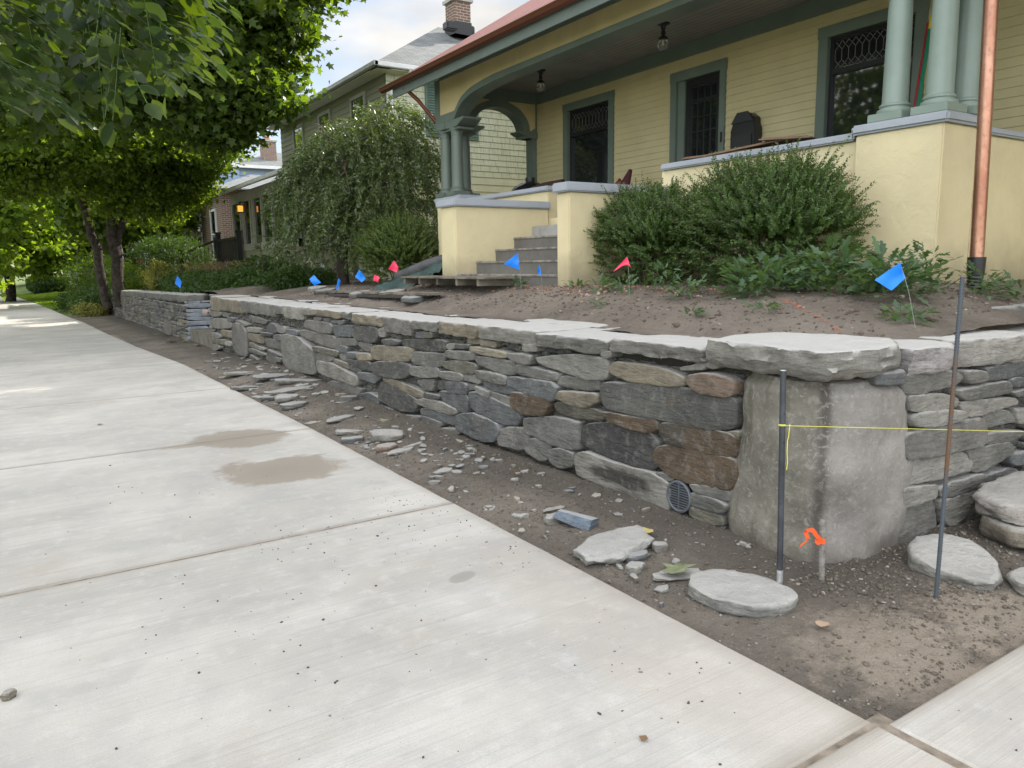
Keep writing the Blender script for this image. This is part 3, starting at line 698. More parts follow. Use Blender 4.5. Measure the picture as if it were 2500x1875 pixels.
def block_mat():
    t = NT('corner_block'); xyz = t.n('ShaderNodeSeparateXYZ', i_0=t.tc); X = t.math('SUBTRACT', xyz.outputs[0], t.math('SUBTRACT', xyz.outputs[1], 2.12)); Z = xyz.outputs[2]
    n1 = t.noise(5, 7, .65); n2 = t.noise(24, 6, .65); st = t.noise(3, 4, .5, vec=t.vec((4, 4, .35)))
    wob = t.math('MULTIPLY', t.math('SUBTRACT', t.noise(3, 4, .5, vec=t.vec((1, 1, .35))), .5), .22)
    Xw = t.math('ADD', X, wob)
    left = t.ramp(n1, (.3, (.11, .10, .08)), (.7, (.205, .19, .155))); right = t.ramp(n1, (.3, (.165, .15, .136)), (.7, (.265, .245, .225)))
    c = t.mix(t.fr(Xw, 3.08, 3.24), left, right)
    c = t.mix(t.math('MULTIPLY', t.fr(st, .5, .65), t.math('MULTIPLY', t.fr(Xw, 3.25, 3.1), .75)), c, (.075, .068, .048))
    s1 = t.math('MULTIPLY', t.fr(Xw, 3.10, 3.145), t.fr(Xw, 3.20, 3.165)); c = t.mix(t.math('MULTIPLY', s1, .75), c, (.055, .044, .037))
    c = t.mix(t.math('MULTIPLY', t.fr(n2, .52, .7), .4), c, (.38, .36, .33)); c = t.mix(t.math('MULTIPLY', t.fr(t.noise(55, 4, .7), .55, .75), .4), c, (.10, .09, .08))
    wisp = t.noise(16, 3, .5, dist=3); c = t.mix(t.math('MULTIPLY', t.fr(wisp, .62, .68), .3), c, (.42, .41, .36))
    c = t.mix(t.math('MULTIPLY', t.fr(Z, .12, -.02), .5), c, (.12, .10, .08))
    nn = t.bump(n2, .7, .012); nn = t.bump(t.noise(85, 5, .7), .7, .004, nn)
    return t.fin(c, .85, nn)
me = mesh('corner_block', V, F); me.shade_smooth(); q = link('corner_block', me, block_mat(), wall); q['label'] = 'big upright block with dark vertical streak at the wall corner'
# corner capstone and its wedge
def addcap(poly, z0, z1, seed, tint, parent=wall, **k): return put('capstone', slab_stone(poly, z0, z1, seed, fine=.025, **k), M['cap'], parent, tint, 46)
addcap([(3.16, 2.90), (3.13, 2.55), (3.13, 2.12), (3.42, 2.06), (3.68, 2.09), (3.95, 2.28), (3.98, 2.62), (3.80, 2.95), (3.5, 3.0)], .93, 1.075, 71, TINTS['l'], ragged=2.2, botscale=.9, ck=0)
put('wedge_stone', slab_stone([(3.5, 2.08), (3.72, 2.05), (3.78, 2.2), (3.5, 2.2)], .88, .945, 72, fine=.02), M['stone'], wall, TINTS['u'])
for poly in ([(.72, .93), (.80, .955), (.92, .95), (.95, .935), (.78, .905)],): put('wedge_stone', face_stone(poly, long3, 73, .0), M['stone'], wall, TINTS['l'])
# round drain grate at the foot of the wall
gc = long3(1.0, .115, .012); gb = MB(); ring = [(.098, 0), (.098, .012), (.088, .016), (.082, .010), (.082, 0)]
Mg = Matrix.Translation(gc) @ WN.to_track_quat('Z', 'Y').to_matrix().to_4x4()
tmp = MB().lathe(ring, n=32, cap=False); gb.add([Mg @ Vector(v) for v in tmp.v], tmp.f)
for k in range(-5, 6):
    h = .0155*k; hw = math.sqrt(max(0, .084**2-h*h)); gb.add([Mg @ Vector(v) for v in MB().box(-hw, hw, h-.0035, h+.0035, 0, .009).v], MB().box(0, 1, 0, 1, 0, 1).f)
gb.add([Mg @ Vector(v) for v in MB().box(-.004, .004, -.084, .084, .001, .011).v], MB().box(0, 1, 0, 1, 0, 1).f)
gr = gb.make('drain_grate', simple('grate_plastic', (.10, .11, .125), .5), wall)
hb = MB(); tmp = MB().lathe([(.085, -.08), (.085, -.002)], n=28); hb.add([Mg @ Vector(v) for v in tmp.v], tmp.f); hb.make('drain_pipe', M['black'], wall)

# return wall on the right, facing the side walk
side = thing('stone_wall', 'short grey fieldstone return wall right of the big corner block, behind the tall rebar', 'stone wall', (4.8, 2.4, 0))
mb = MB(); mb.prism([(3.72, 2.2), (9.5, 2.2), (9.5, 2.6), (3.72, 2.6)], -.2, .9).make('wall_core', M['mortar'], side)
rest = MB(); restc = []
for i, poly in enumerate(RW):
    put('face_stone', face_stone(poly, side3, 200+i, rn.uniform(0, .03), fine=.018), M['stone'], side, vary(.95, 1.1, TINTS[rn.choice('ggulpg')]))
for i, poly in enumerate(courses(5.2, 9.3, -.04, .88, 8, .05, .12, .2, .5)+[[(a, b) for a, b in pp] for pp in []]):
    V, F = face_stone(poly, side3, 600+i, 0, fine=.04); c = tintof(rn); rest.add(V, F); restc += [c]*len(V)
for i, poly in enumerate(courses(3.78, 5.2, -.04, .86, 9, .03, .06, .08, .2)):
    V, F = face_stone(poly, side3, 800+i, -.055, depth=.03, fine=.05); c = tuple(x*.5 for x in tintof(rn)); rest.add(V, F); restc += [c]*len(V)  # fillers darkened here too, as painted gap shade
me = mesh('small_face_stones', rest.v, rest.f); settint(me, restc); me.shade_smooth(); link('small_face_stones', me, M['stone'], side)['kind'] = 'stuff'
addcap([(3.70, 2.10), (3.95, 2.04), (4.22, 2.07), (4.30, 2.3), (4.1, 2.5), (3.99, 2.62)], .91, 1.045, 81, (.31, .285, .28), side, ragged=2.0)
addcap([(4.30, 2.16), (4.42, 2.09), (5.02, 2.04), (5.12, 2.2), (5.10, 2.5), (4.35, 2.55)], .895, 1.05, 82, (.27, .255, .225), side, ragged=1.2)
addcap([(5.14, 2.1), (5.8, 2.05), (6.3, 2.1), (6.3, 2.5), (5.2, 2.5)], .90, 1.03, 83, TINTS['g'], side)
addcap([(6.33, 2.1), (7.2, 2.05), (7.25, 2.5), (6.35, 2.5)], .90, 1.03, 84, TINTS['l'], side)

# ---- the far stretch of wall beyond the opening, its return, and the concrete step
far = thing('stone_wall', 'far stretch of grey fieldstone wall beyond the concrete step, ending at the green shrubs', 'stone wall', (3.0, 20, 0))
mb = MB(); mb.prism([tuple(long3(15.05, 0, -.06))[:2], tuple(long3(27.4, 0, -.06))[:2], (3.3, 29.4), (3.55, 17.45), (5.8, 17.5), (5.8, 17.2)], -.2, .84).make('wall_core', M['mortar'], far)
rest = MB(); restc = []
def zend(s): return .96-.011*(s-15)
for i, poly in enumerate(courses(15.0, 27.5, -.05, .76, 15, .04, .10, .16, .5, .016)):
    V, F = face_stone(poly, long3, 1000+i, rn.uniform(-.012, .02), fine=.06, depth=.08); c = tuple(x*.92 for x in tintof(rn)); rest.add(V, F); restc += [c]*len(V)
y17 = 17.12
def end3(s, z, o): return Vector((s, y17-o, z))
for i, poly in enumerate(courses(2.97, 5.7, .0, .82, 16, .08, .13, .3, .7, .014)):
    put('face_stone', face_stone(poly, end3, 1300+i, rn.uniform(0, .01), fine=.04), M['stone'], far, vary(1, 1.2, (.25, .275, .31)))
me = mesh('small_face_stones', rest.v, rest.f); settint(me, restc); me.shade_smooth(); link('small_face_stones', me, M['stone'], far)['kind'] = 'stuff'
put('upright_stone', face_stone([(16.5, -.05), (17.3, -.05), (17.35, .5), (16.6, .52)], long3, 1400, .02, fine=.04), M['stone'], far, TINTS['p'])
s = 15.0
while s < 27.3:
    e = min(27.5, s+rn.uniform(.6, 1.2)); zt = zend(s); poly = [tuple(long3(a, 0, b))[:2] for a, b in ((s+.005, .03), (e-.005, .03), (e-.01, -.55), (s+.01, -.55))]
    put('capstone', slab_stone(poly, zt-.16, zt, int(s*13), fine=.06), M['cap'], far, vary(.9, 1.1, TINTS['g']), 50); s = e
x = 3.5
while x < 5.6:
    e = x+rn.uniform(.7, .95); put('capstone', slab_stone([(x, 17.08), (e-.01, 17.08), (e, 17.6), (x, 17.6)], .83, .945, int(x*99), fine=.06), M['cap'], far, TINTS['u'], 50); x = e
put('outlet_stone', ([(3.30, 17.09, .50), (3.52, 17.09, .50), (3.52, 17.09, .64), (3.30, 17.09, .64), (3.30, 17.2, .50), (3.52, 17.2, .50), (3.52, 17.2, .64), (3.30, 17.2, .64)], [(0, 1, 2, 3), (0, 4, 5, 1), (3, 2, 6, 7), (0, 3, 7, 4), (1, 5, 6, 2)]), M['stone'], far, (.42, .33, .29))
box('outlet_hole', M['black'], far, 3.395, 3.425, 17.082, 17.1, .555, .585)
ret = thing('stone_wall', 'low dry-laid stones turning in beside the garden path, near end of the opening', 'stone wall', (4.5, 14.7, 0))
for i, poly in enumerate(courses(3.0, 5.6, .2, .95, 18, .07, .12, .3, .6, .014)):
    q = face_stone(poly, lambda s, z, o: Vector((s, 14.85+o, z)), 1500+i, 0, fine=.05); put('face_stone', q, M['stone'], ret, tintof(rn))
x = 3.95
for k, ln_w in enumerate((.5, .45, .6, .55)):
    put('capstone', slab_stone([(x, 14.4), (x+ln_w-.03, 14.38), (x+ln_w-.05, 14.86), (x+.02, 14.86)], .90, .99+rn.uniform(-.01, .03), 1600+k, fine=.05, tilt=(rn.uniform(-.05, .05), 0)), M['cap'], ret, tintof(rn), 50); x += ln_w
stp = box('concrete_step', simple('old_concrete', (.17, .155, .125), .9, .25, 4, .6, 40, .006), None, 3.02, 3.9, 14.83, 17.08, -.2, .245, bevel=.012)
tag(stp, 'single brown-grey concrete step filling the opening between the two stone walls', 'step')

# ---------------------------------------------------------------- loose stones on the soil
def loose(xy, w_, d_, h, ang, seed, tint, label, name='loose_stone', cat='stone', group=None, z=None, tilt=(0, 0), npt=7, **k):
    rr = random.Random(seed); pts = []
    for i in range(npt):
        a = 2*math.pi*i/npt+rr.uniform(-.25, .25); q = rr.uniform(.78, 1.08); px, py = math.cos(a)*w_/2*q, math.sin(a)*d_/2*q
        ca, sa = math.cos(ang), math.sin(ang); pts.append((xy[0]+px*ca-py*sa, xy[1]+px*sa+py*ca))
    zz = dirt_z(*xy)-.006 if z is None else z
    o = put(name, slab_stone(pts, zz, zz+h, seed, fine=max(.01, min(w_, d_)/12), tilt=tilt, ck=0, botscale=.8, **k), M['rubble'], None, tint, 28)
    return tag(o, label, cat, group)
def loose_poly(pts, z0, h, seed, tint, label, **k):
    o = put('loose_stone', slab_stone(pts, z0, z0+h, seed, fine=.02, **k), M['rubble'], None, tint, 50); return tag(o, label, 'stone')
loose_poly([(2.42, 2.30), (2.55, 2.40), (2.70, 2.37), (2.80, 2.16), (2.79, 1.98), (2.70, 1.92), (2.52, 1.95), (2.42, 2.08)], -.01, .062, 301, (.25, .245, .225), 'large rounded flat grey stone lying at the foot of the black steel stake')
loose_poly([(3.50, 1.86), (3.66, 2.0), (3.86, 1.92), (3.90, 1.76), (3.74, 1.56), (3.54, 1.53)], -.01, .09, 302, (.29, .275, .245), 'pale wedge-shaped stone lying just behind the tall rebar', tilt=(.12, .1))
loose_poly([(3.67, 1.50), (3.78, 1.58), (4.0, 1.52), (3.9, 1.34), (3.66, 1.38)], -.01, .06, 303, (.28, .265, .23), 'small pale triangular stone at the right edge below the pale wedge-shaped stone')
loose_poly([(4.13, 1.66), (4.28, 2.0), (4.9, 1.98), (5.0, 1.6), (4.5, 1.45)], -.01, .13, 304, (.20, .17, .125), 'brown lower slab of the two stacked beside the return wall', botscale=.8)
loose_poly([(4.16, 1.75), (4.32, 2.05), (5.0, 2.0), (5.0, 1.55), (4.45, 1.58)], .122, .12, 305, (.30, .27, .235), 'tan upper slab of the two stacked beside the return wall', tilt=(.05, .03), ragged=2)
loose_poly([(2.30, 2.98), (2.47, 3.06), (2.78, 3.02), (2.72, 2.82), (2.42, 2.76), (2.27, 2.84)], -.008, .055, 306, (.25, .245, .22), 'long flat pale stone slab lying on the soil by the sidewalk edge', tilt=(.06, .02), ck=0, ragged=1.6)
sm = [((2.55, 2.76), .16, .10, .04, .2, 'u', 'small grey block lying against the long flat pale slab'), ((2.45, 2.67), .13, .09, .045, .5, 'l', 'small angular stone nearest the sidewalk below the long flat slab'),
      ((2.71, 2.77), .10, .09, .04, 0, 'l', 'small round pale stone right of the long flat slab'), ((2.53, 3.47), .13, .10, .05, .1, 'l', 'pale cobble beside the upright blue-grey stone'),
      ((2.64, 3.62), .20, .07, .02, .1, 't', 'thin tan flat shard behind the pale cobble'), ((2.57, 2.50), .30, .16, .012, -.5, 'l', 'thin pale slate plate with a green leaf on it')]
for i, (xy, a, b, h, an, tn, lb) in enumerate(sm): loose(xy, a, b, h, an, 320+i, TINTS[tn], lb)
b_ = MB(); bp = [(-.055, -.02), (.055, -.02), (.055, .02), (-.055, .02)]
Mb = Matrix.Translation((2.60, 3.33, .03)) @ Matrix.Rotation(R(-62), 4, 'Z') @ Matrix.Rotation(R(12), 4, 'Y')
vv = [(-.14, -.045, -.02), (.10, -.06, -.02), (.12, .05, -.02), (-.13, .03, -.02), (-.12, -.03, .025), (.10, -.04, .05), (.11, .03, .045), (-.12, .02, .02)]
o = put('loose_stone', ([tuple(Mb @ Vector(v)) for v in vv], [(0, 3, 2, 1), (4, 5, 6, 7), (0, 1, 5, 4), (1, 2, 6, 5), (2, 3, 7, 6), (3, 0, 4, 7)]), M['stone'], None, (.13, .165, .21)); o.data.shade_flat(); tag(o, 'blue-grey tapered block leaning on the soil beside the pale cobble', 'stone')
# bigger slabs in the rubble along the walk
big = [((2.60, 6.02), .42, .34, .11, 'l', 'large pale rounded stone on top of the small rubble heap'), ((2.45, 5.72), .28, .2, .09, 'r', 'pinkish angular stone at the front of the rubble heap'), ((2.52, 5.55), .36, .16, .04, 'l', 'flat pale stone in front of the rubble heap'),
       ((2.52, 4.83), .22, .16, .035, 'l', 'lone flat pale stone between rubble heap and long slab'), ((2.78, 4.68), .12, .1, .05, 'u', 'small wedge of grey stone right of the lone flat stone'), ((2.86, 5.02), .12, .08, .05, 'u', 'small upright grey chip by the wall foot, nearer the grate'),
       ((2.66, 5.62), .3, .09, .03, 'l', 'thin pointed pale stone right of the rubble heap'), ((2.42, 6.5), .32, .2, .06, 'l', 'flat pale slab left of the rubble heap'), ((2.36, 6.2), .3, .18, .07, 'u', 'bluish flat stone by the sidewalk left of the rubble heap'),
       ((2.55, 7.05), .42, .22, .05, 'g', 'curved grey slab lying between the two rubble heaps'), ((2.33, 7.2), .24, .18, .02, 't', 'thin pinkish plate on the sidewalk edge'), ((2.95, 7.78), .3, .16, .10, 'g', 'tilted grey block resting near the wall foot'),
       ((2.42, 8.05), .4, .26, .10, 'g', 'grey block at the front of the far rubble heap'), ((2.46, 8.45), .34, .28, .12, 'l', 'pale block in the middle of the far rubble heap'), ((2.36, 8.75), .3, .2, .07, 'u', 'bluish slab behind the grey block'), ((2.62, 8.85), .7, .34, .06, 'g', 'broad flat slab across the far rubble heap'),
       ((2.35, 9.75), .55, .3, .06, 'g', 'flat slab touching the sidewalk edge in the far heap'), ((2.72, 9.95), .85, .4, .07, 'u', 'largest long slate slab at the back of the far heap'), ((2.85, 9.3), .8, .25, .06, 'g', 'long dark slate slab leaning toward the wall'), ((2.6, 10.9), .8, .4, .05, 'l', 'pale slab behind the far heap by the tall upright stone')]
for i, (xy, a, b, h, tn, lb) in enumerate(big): loose(xy, a*.85, b*.85, h*.62, rn.uniform(-.5, .3), 350+i, vary(1, 1.15, TINTS[tn]), lb, tilt=(rn.uniform(-.1, .12), rn.uniform(-.08, .08)))
for k in range(230):
    y = rn.choice([rn.gauss(5.75, .4), rn.gauss(8.5, .8), rn.gauss(9.8, .8), rn.gauss(12, 1.2), rn.uniform(3, 12), rn.uniform(2.3, 5), rn.gauss(4.9, .5), rn.gauss(5.7, .3)]); y = max(1.75, y)
    x = rn.uniform(xedge(y)+.05, xwall(y)-.12); a = rn.uniform(.03, .11)*(1 if y < 7 else 1.6)
    if y < 2.2: a *= .5
    tn = rn.choice('lglut'); zone = ('in front of the corner block', 'between steel stake and blue-grey block', 'near the drain grate', 'between drain grate and the small rubble heap', 'around the small rubble heap', 'between the two rubble heaps', 'around the far rubble heap', 'in front of the tall upright stone', 'toward the concrete step')[sum(y > q for q in (2.2, 3.2, 4.3, 5.2, 6.4, 7.6, 10, 12))]
    sd2 = 'by the sidewalk' if x-xedge(y) < .35 else ('by the wall' if xwall(y)-x < .35 else 'mid-strip'); szw = 'tiny' if a < .05 else ('small' if a < .09 else 'palm-sized')
    loose((x, y), a, a*rn.uniform(.4, .9), rn.uniform(.008, .03), rn.uniform(0, 3), 500+k, vary(.95, 1.35, TINTS[tn]), szw+' '+dict(l='pale', g='grey', u='bluish', t='tan')[tn]+' shard '+zone+', '+sd2, 'stone_shard', 'stone shard', 'slate shards on the soil strip', tilt=(rn.uniform(-.15, .15), rn.uniform(-.1, .1)), npt=5)
# clods and gravel
def scatter_pebbles(name, pts, sizes, mat, cols):
    ico = [(0, 0, -1), (.72, -.53, -.45), (-.28, -.85, -.45), (-.89, 0, -.45), (-.28, .85, -.45), (.72, .53, -.45), (.28, -.85, .45), (-.72, -.53, .45), (-.72, .53, .45), (.28, .85, .45), (.89, 0, .45), (0, 0, 1)]
    fi = [(0,1,2),(1,0,5),(0,2,3),(0,3,4),(0,4,5),(1,5,10),(2,1,6),(3,2,7),(4,3,8),(5,4,9),(1,10,6),(2,6,7),(3,7,8),(4,8,9),(5,9,10),(6,10,11),(7,6,11),(8,7,11),(9,8,11),(10,9,11)]
    I = np.array(ico); N = len(pts); V = I[None]*(1+rng.uniform(-.3, .3, (N, 12, 1))); S = sizes[:, None, None]*rng.uniform(.5, 1.2, (N, 1, 3)); V = V*S
    a = rng.uniform(0, 6.28, N); ca, sa = np.cos(a)[:, None], np.sin(a)[:, None]; x, y = V[..., 0]*ca-V[..., 1]*sa, V[..., 0]*sa+V[..., 1]*ca
    V = np.stack([x, y, V[..., 2]*.7], -1)+pts[:, None]; F = (np.array(fi)[None]+12*np.arange(N)[:, None, None]).reshape(-1, 3)
    me = fastmesh(name, V.reshape(-1, 3), F); settint(me, [tuple(c) for c in np.repeat(cols, 12, 0)]); o = link(name, me, mat); tag(o, kind='stuff'); return o
def fastmesh(name, V, F):
    me = bpy.data.meshes.new(name); V = np.asarray(V, np.float32); F = np.asarray(F, np.int32); nf, k = F.shape
    me.vertices.add(len(V)); me.vertices.foreach_set('co', V.ravel()); me.loops.add(nf*k); me.loops.foreach_set('vertex_index', F.ravel())
    me.polygons.add(nf); me.polygons.foreach_set('loop_start', np.arange(0, nf*k, k, dtype=np.int32)); me.update(calc_edges=True); return me
cl = NT('clod'); cm_ = cl.fin(cl.n('ShaderNodeAttribute', attribute_name='tint').outputs['Color'], .95, cl.bump(cl.noise(90, 4), .6, .003))
P = []; S = []; C = []
for k in range(9000):
    if k % 3 < 2: y = 1.3+rn.random()**1.7*9; x = rn.uniform(xedge(y)+.0, xwall(y)) if y > 2.2 else rn.uniform(2.2, 4.8)
    else: x = rn.uniform(2.9, 4.6); y = rn.gauss(1.9, .25); y = max(1.3, min(2.12, y))
    s = abs(rn.gauss(0, .005))+.002; P.append((x, y, dirt_z(x, y)+s*.2)); S.append(s); b = rn.random(); C.append((.115*(.8+.5*b), .097*(.8+.5*b), .075*(.8+.5*b)) if rn.random() < .88 else (.27, .25, .22))
scatter_pebbles('soil_clods', np.array(P), np.array(S), cm_, np.array(C))
P = []; S = []; C = []
for k in range(500):
    cxp, cyp, sg = rn.choice([(2.0, 3.2, .12), (1.1, 2.7, .5), (.6, 3.3, .5), (1.3, 4.0, .3), (2.0, 4.3, .15), (1.0, 1.8, .6), (1.9, 1.9, .3), (.5, 5, .8), (1.9, 3.7, .2), (3.0, .9, .5)])
    x, y = rn.gauss(cxp, sg), rn.gauss(cyp, sg); 
    if x > 2.18 and y > 1.2: continue
    s = abs(rn.gauss(0, .0028))+.0012; P.append((x, y, s*.3)); S.append(s); C.append((.07, .06, .05) if rn.random() < .75 else (.2, .18, .15))
scatter_pebbles('sidewalk_crumbs', np.array(P), np.array(S), cm_, np.array(C))
P = []; S = []; C = []
for k in range(7000):
    y = rn.uniform(2.5, 13); x = 4.0+rn.random()*2.4; s = abs(rn.gauss(0, .008))+.0025; P.append((x, y, gz_(x, y)+s*.2)); S.append(s); b = rn.random(); C.append((.12*(.7+.6*b), .09*(.7+.6*b), .07*(.7+.6*b)) if rn.random() < .96 else (.30, .27, .24))
for k in range(260):
    y = rn.gauss(6.0, .9); x = 4.9+rn.gauss(0, .18); s = rn.uniform(.008, .025); P.append((x, y, gz_(x, y)+s*.2)); S.append(s); C.append(rn.choice([(.30, .15, .09), (.36, .25, .18), (.22, .12, .08)]))
scatter_pebbles('garden_clods', np.array(P), np.array(S), cm_, np.array(C))
loose((-.16, 3.07), .07, .04, .03, .6, 990, (.22, .19, .14), 'small brown pebble lying on the concrete at the left edge', z=0)

# ---------------------------------------------------------------- the yellow house
XF, XI, YS, YE = 6.5, 8.48, 12.05, 12.33       # porch front, porch back wall, side arch plane, outer end
def sawtooth(mb, plane, c, a0, a1, z0, z1, e=.098, lip=.014, into=1):
    """clapboards on a wall; plane 'x': face at x=c looking -x, spanning y a0..a1 ; plane 'y': face at y=c looking -y"""
    n = max(1, int(round((z1-z0)/e))); e = (z1-z0)/n; v = []; f = []
    for i in range(n):
        for z, o in ((z0+i*e, -lip), (z0+(i+1)*e, -.002)):
            for a in (a0, a1): v.append((c+o, a, z) if plane == 'x' else (a, c+o, z))
        b = 4*i; f.append((b, b+1, b+3, b+2))
        if i: f.append((b-2, b-1, b+1, b))
    mb.add(v, f)
house = thing('yellow_house', 'yellow stucco and clapboard bungalow with deep arched porch, sage trim and copper gutter', 'house', (9.5, 7.5, 1.4))
# porch base walls
st = M['yellow']
def wallbox(name, *d, parent=house, m=st): return box(name, m, parent, *d, bevel=.012)
wallbox('parapet', XF, XF+.22, 9.0, YE-.84, .8, 2.52)
wallbox('parapet', XF, XF+.22, 4.20, 6.72, .8, 2.55)
wallbox('porch_base', XF+.02, XI, 2.95+.5, YE, .7, 2.14)
wallbox('porch_base', XF+.03, XF+.25, 6.7, 9.02, .6, 1.9)
pier = wallbox('pier', 6.44, 6.97, 3.43, 4.21, .7, 2.585); box('pier_cap', M['capgrey'], pier, 6.40, 7.02, 3.38, 4.24, 2.587, 2.672, bevel=.02)
pier = wallbox('pier', 6.47, 6.97, 11.5, YE, .7, 2.585); box('pier_cap', M['capgrey'], pier, 6.43, 7.02, 11.45, YE+.05, 2.587, 2.672, bevel=.02)
def cap(name, *d, parent=house): return box(name, M['capgrey'], parent, *d, bevel=.014)
cap('parapet_cap', XF-.045, XF+.27, 8.96, 11.447, 2.522, 2.592)
cap('parapet_cap', XF-.045, XF+.27, 4.242, 6.70, 2.552, 2.622)
wallbox('side_parapet', 6.98, XI, 3.455, 3.66, .7, 2.545); cap('parapet_cap', 7.022, XI, 3.41, 3.70, 2.547, 2.605)
box('stucco_ledge', st, house, 6.985, XI+3, 3.435, 3.453, .7, 2.07, bevel=.008)
wallbox('side_parapet', 6.98, XI, YE-.22, YE-.02, .7, 2.52); cap('parapet_cap', 7.022, XI, YE-.27, YE+.03, 2.522, 2.592)
# cheeks of the stairs
wallbox('stair_cheek', 4.98, XF+.0, 8.98, 9.40, .7, 2.265); cap('cheek_cap', 4.93, XF+.01, 8.93, 9.45, 2.267, 2.365)
wallbox('stair_cheek', 4.97, XF+.0, 6.50, 6.72, .7, 2.24); cap('cheek_cap', 4.92, XF+.01, 6.46, 6.74, 2.242, 2.342)
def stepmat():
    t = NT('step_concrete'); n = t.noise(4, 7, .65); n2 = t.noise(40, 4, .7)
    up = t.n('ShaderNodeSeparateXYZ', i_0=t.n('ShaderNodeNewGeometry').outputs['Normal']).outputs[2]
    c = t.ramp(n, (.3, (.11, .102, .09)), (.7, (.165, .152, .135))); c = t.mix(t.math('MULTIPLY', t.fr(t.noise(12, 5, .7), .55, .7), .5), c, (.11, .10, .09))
    c = t.mix(t.fr(up, .25, .7), c, (.30, .28, .25))  # upward faces mixed lighter, painting the light on treads and edges
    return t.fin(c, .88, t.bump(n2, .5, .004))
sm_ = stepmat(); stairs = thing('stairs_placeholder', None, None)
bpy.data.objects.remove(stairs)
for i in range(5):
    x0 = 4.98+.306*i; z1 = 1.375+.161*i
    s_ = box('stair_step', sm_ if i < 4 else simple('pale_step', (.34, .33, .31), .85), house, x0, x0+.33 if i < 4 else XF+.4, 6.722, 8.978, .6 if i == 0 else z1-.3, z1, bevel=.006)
    if i < 4: box('step_nosing', simple('nosing%d' % i, (.27, .25, .22), .85, .3, 9, .4, 50, .003), s_, x0-.014, x0+.05, 6.724, 8.976, z1-.022, z1+.004, bevel=.006)  # lighter strip paints the worn edge and the band of light along it
box('porch_floor', M['fascia'], house, XF+.25, XI, 3.67, YE-.24, 2.142, 2.18)
# columns
def column(x, y, parent, light=False, z0=2.674, z1=3.80):
    m = M['sage_light'] if light else M['sage']
    r = .105; c = MB().lathe([(r*1.33, .07), (r*1.38, .085), (r*1.33, .105), (r*1.12, .11), (r*1.12, .122), (r*1.2, .13), (r*1.2, .145), (r*1.03, .155), (r, .17), (r*.98, .5), (r*.93, .9), (r*.88, z1-z0-.12), (r*.95, z1-z0-.115), (r*.95, z1-z0-.10), (r*.90, z1-z0-.095), (r*.9, z1-z0-.07), (r*1.25, z1-z0-.02), (r*1.3, z1-z0)], (x, y, z0), 32)
    o = c.make('column', m, parent, smooth=True)
    box('plinth', m, o, x-.155, x+.155, y-.155, y+.155, z0+.001, z0+.07, bevel=.005)
    return o
cs = thing('tmp', None, None); bpy.data.objects.remove(cs)
for x, y in ((6.59, 12.16), (6.59, 11.77), (6.95, 12.14)): column(x, y, house)
for x, y in ((6.59, 3.95), (6.59, 3.565), (6.95, 3.54)): column(x, y, house, True)
# corbelled capitals
def corbel(yc, side, m, xarm=True):
    y0, y1 = (yc-.62, yc+.45) if side > 0 else (yc-.45, yc+.62)
    mb = MB(); mb.prism([(y0, 3.925), (y1, 3.925), (y1, 3.895), (y1-.24, 3.80), (y0+.24, 3.80), (y0, 3.895)], 6.475, 6.83, 'x')
    o = mb.make('capital', m, house, bevel=.006)
    yy = 12.10 if side > 0 else 3.565
    mb = MB(); mb.prism([(6.45, 3.922), (7.27, 3.922), (7.27, 3.89), (7.10, 3.80), (6.45, 3.80)], yy-.15, yy+.15, 'y'); mb.make('capital', m, house, bevel=.006)
    mb = MB().box(6.50, 6.80, (yy-.56 if side > 0 else yy-.15), (yy+.15 if side > 0 else yy+.56), 3.76, 3.797).box(6.80, 7.10, yy-.14, yy+.14, 3.762, 3.796); mb.make('capital_block', m, house, bevel=.005)
corbel(11.95, 1, M['sage']); corbel(3.8, -1, M['sage_light'])
# front arched beam
def archedge(y):      # underside of the front beam
    pts = [(11.67, 3.93), (11.60, 4.0), (11.50, 4.09), (11.39, 4.15), (11.16, 4.22), (10.96, 4.25), (10.46, 4.29), (9.9, 4.30), (7.7, 4.31)]
    yy = y if y > 7.7 else 15.4-y
    for (a, za), (b, zb) in zip(pts[:-1], pts[1:]):
        if b <= yy <= a: return za+(zb-za)*(a-yy)/(a-b)
    return 3.93
def arch_strip(name, x0, x1, lo, hi, ys, m):
    v = []; f = []
    for y in ys: v += [(x0, y, lo(y)), (x0, y, hi(y)), (x1, y, hi(y)), (x1, y, lo(y))]
    n = len(ys)
    for i in range(n-1):
        for k in range(4): f.append((4*i+k, 4*i+(k+1) % 4, 4*i+4+(k+1) % 4, 4*i+4+k))
    f += [(0, 1, 2, 3), (4*n-1, 4*n-2, 4*n-3, 4*n-4)]
    return MB().add(v, f).make(name, m, house)
ys = [11.69, 11.65, 11.6, 11.55, 11.5, 11.45, 11.39, 11.3, 11.2, 11.1, 11, 10.8, 10.6, 10.4, 10, 9.5, 8.5, 7.7]; ys += [15.4-y for y in ys[::-1][1:]]
ys = [YE]+ys+[3.43]
def lo(y): return 3.93 if (y > 11.67 or y < 3.75) else archedge(y)
def pan(y): return 4.06 if (y > 11.80 or y < 3.66) else max(4.06, min(4.39, lo(y)+.10 if 4.06 < lo(y)+.10 else 4.06)) if lo(y) > 3.97 else 4.06
arch_strip('arched_beam', XF+.012, XF+.26, lo, lambda y: 4.66, ys, M['sage'])
ysp = [12.17, 11.81]+[y for y in ys if 11.7 > y > 3.75]+[3.60]
arch_strip('trim_band', XF-.012, XF+.011, lo, lambda y: pan(y), ys, M['sage'])
arch_strip('frieze_panel', XF, XF+.0112, lambda y: pan(y)+.001, lambda y: 4.63, ysp, M['panel'])
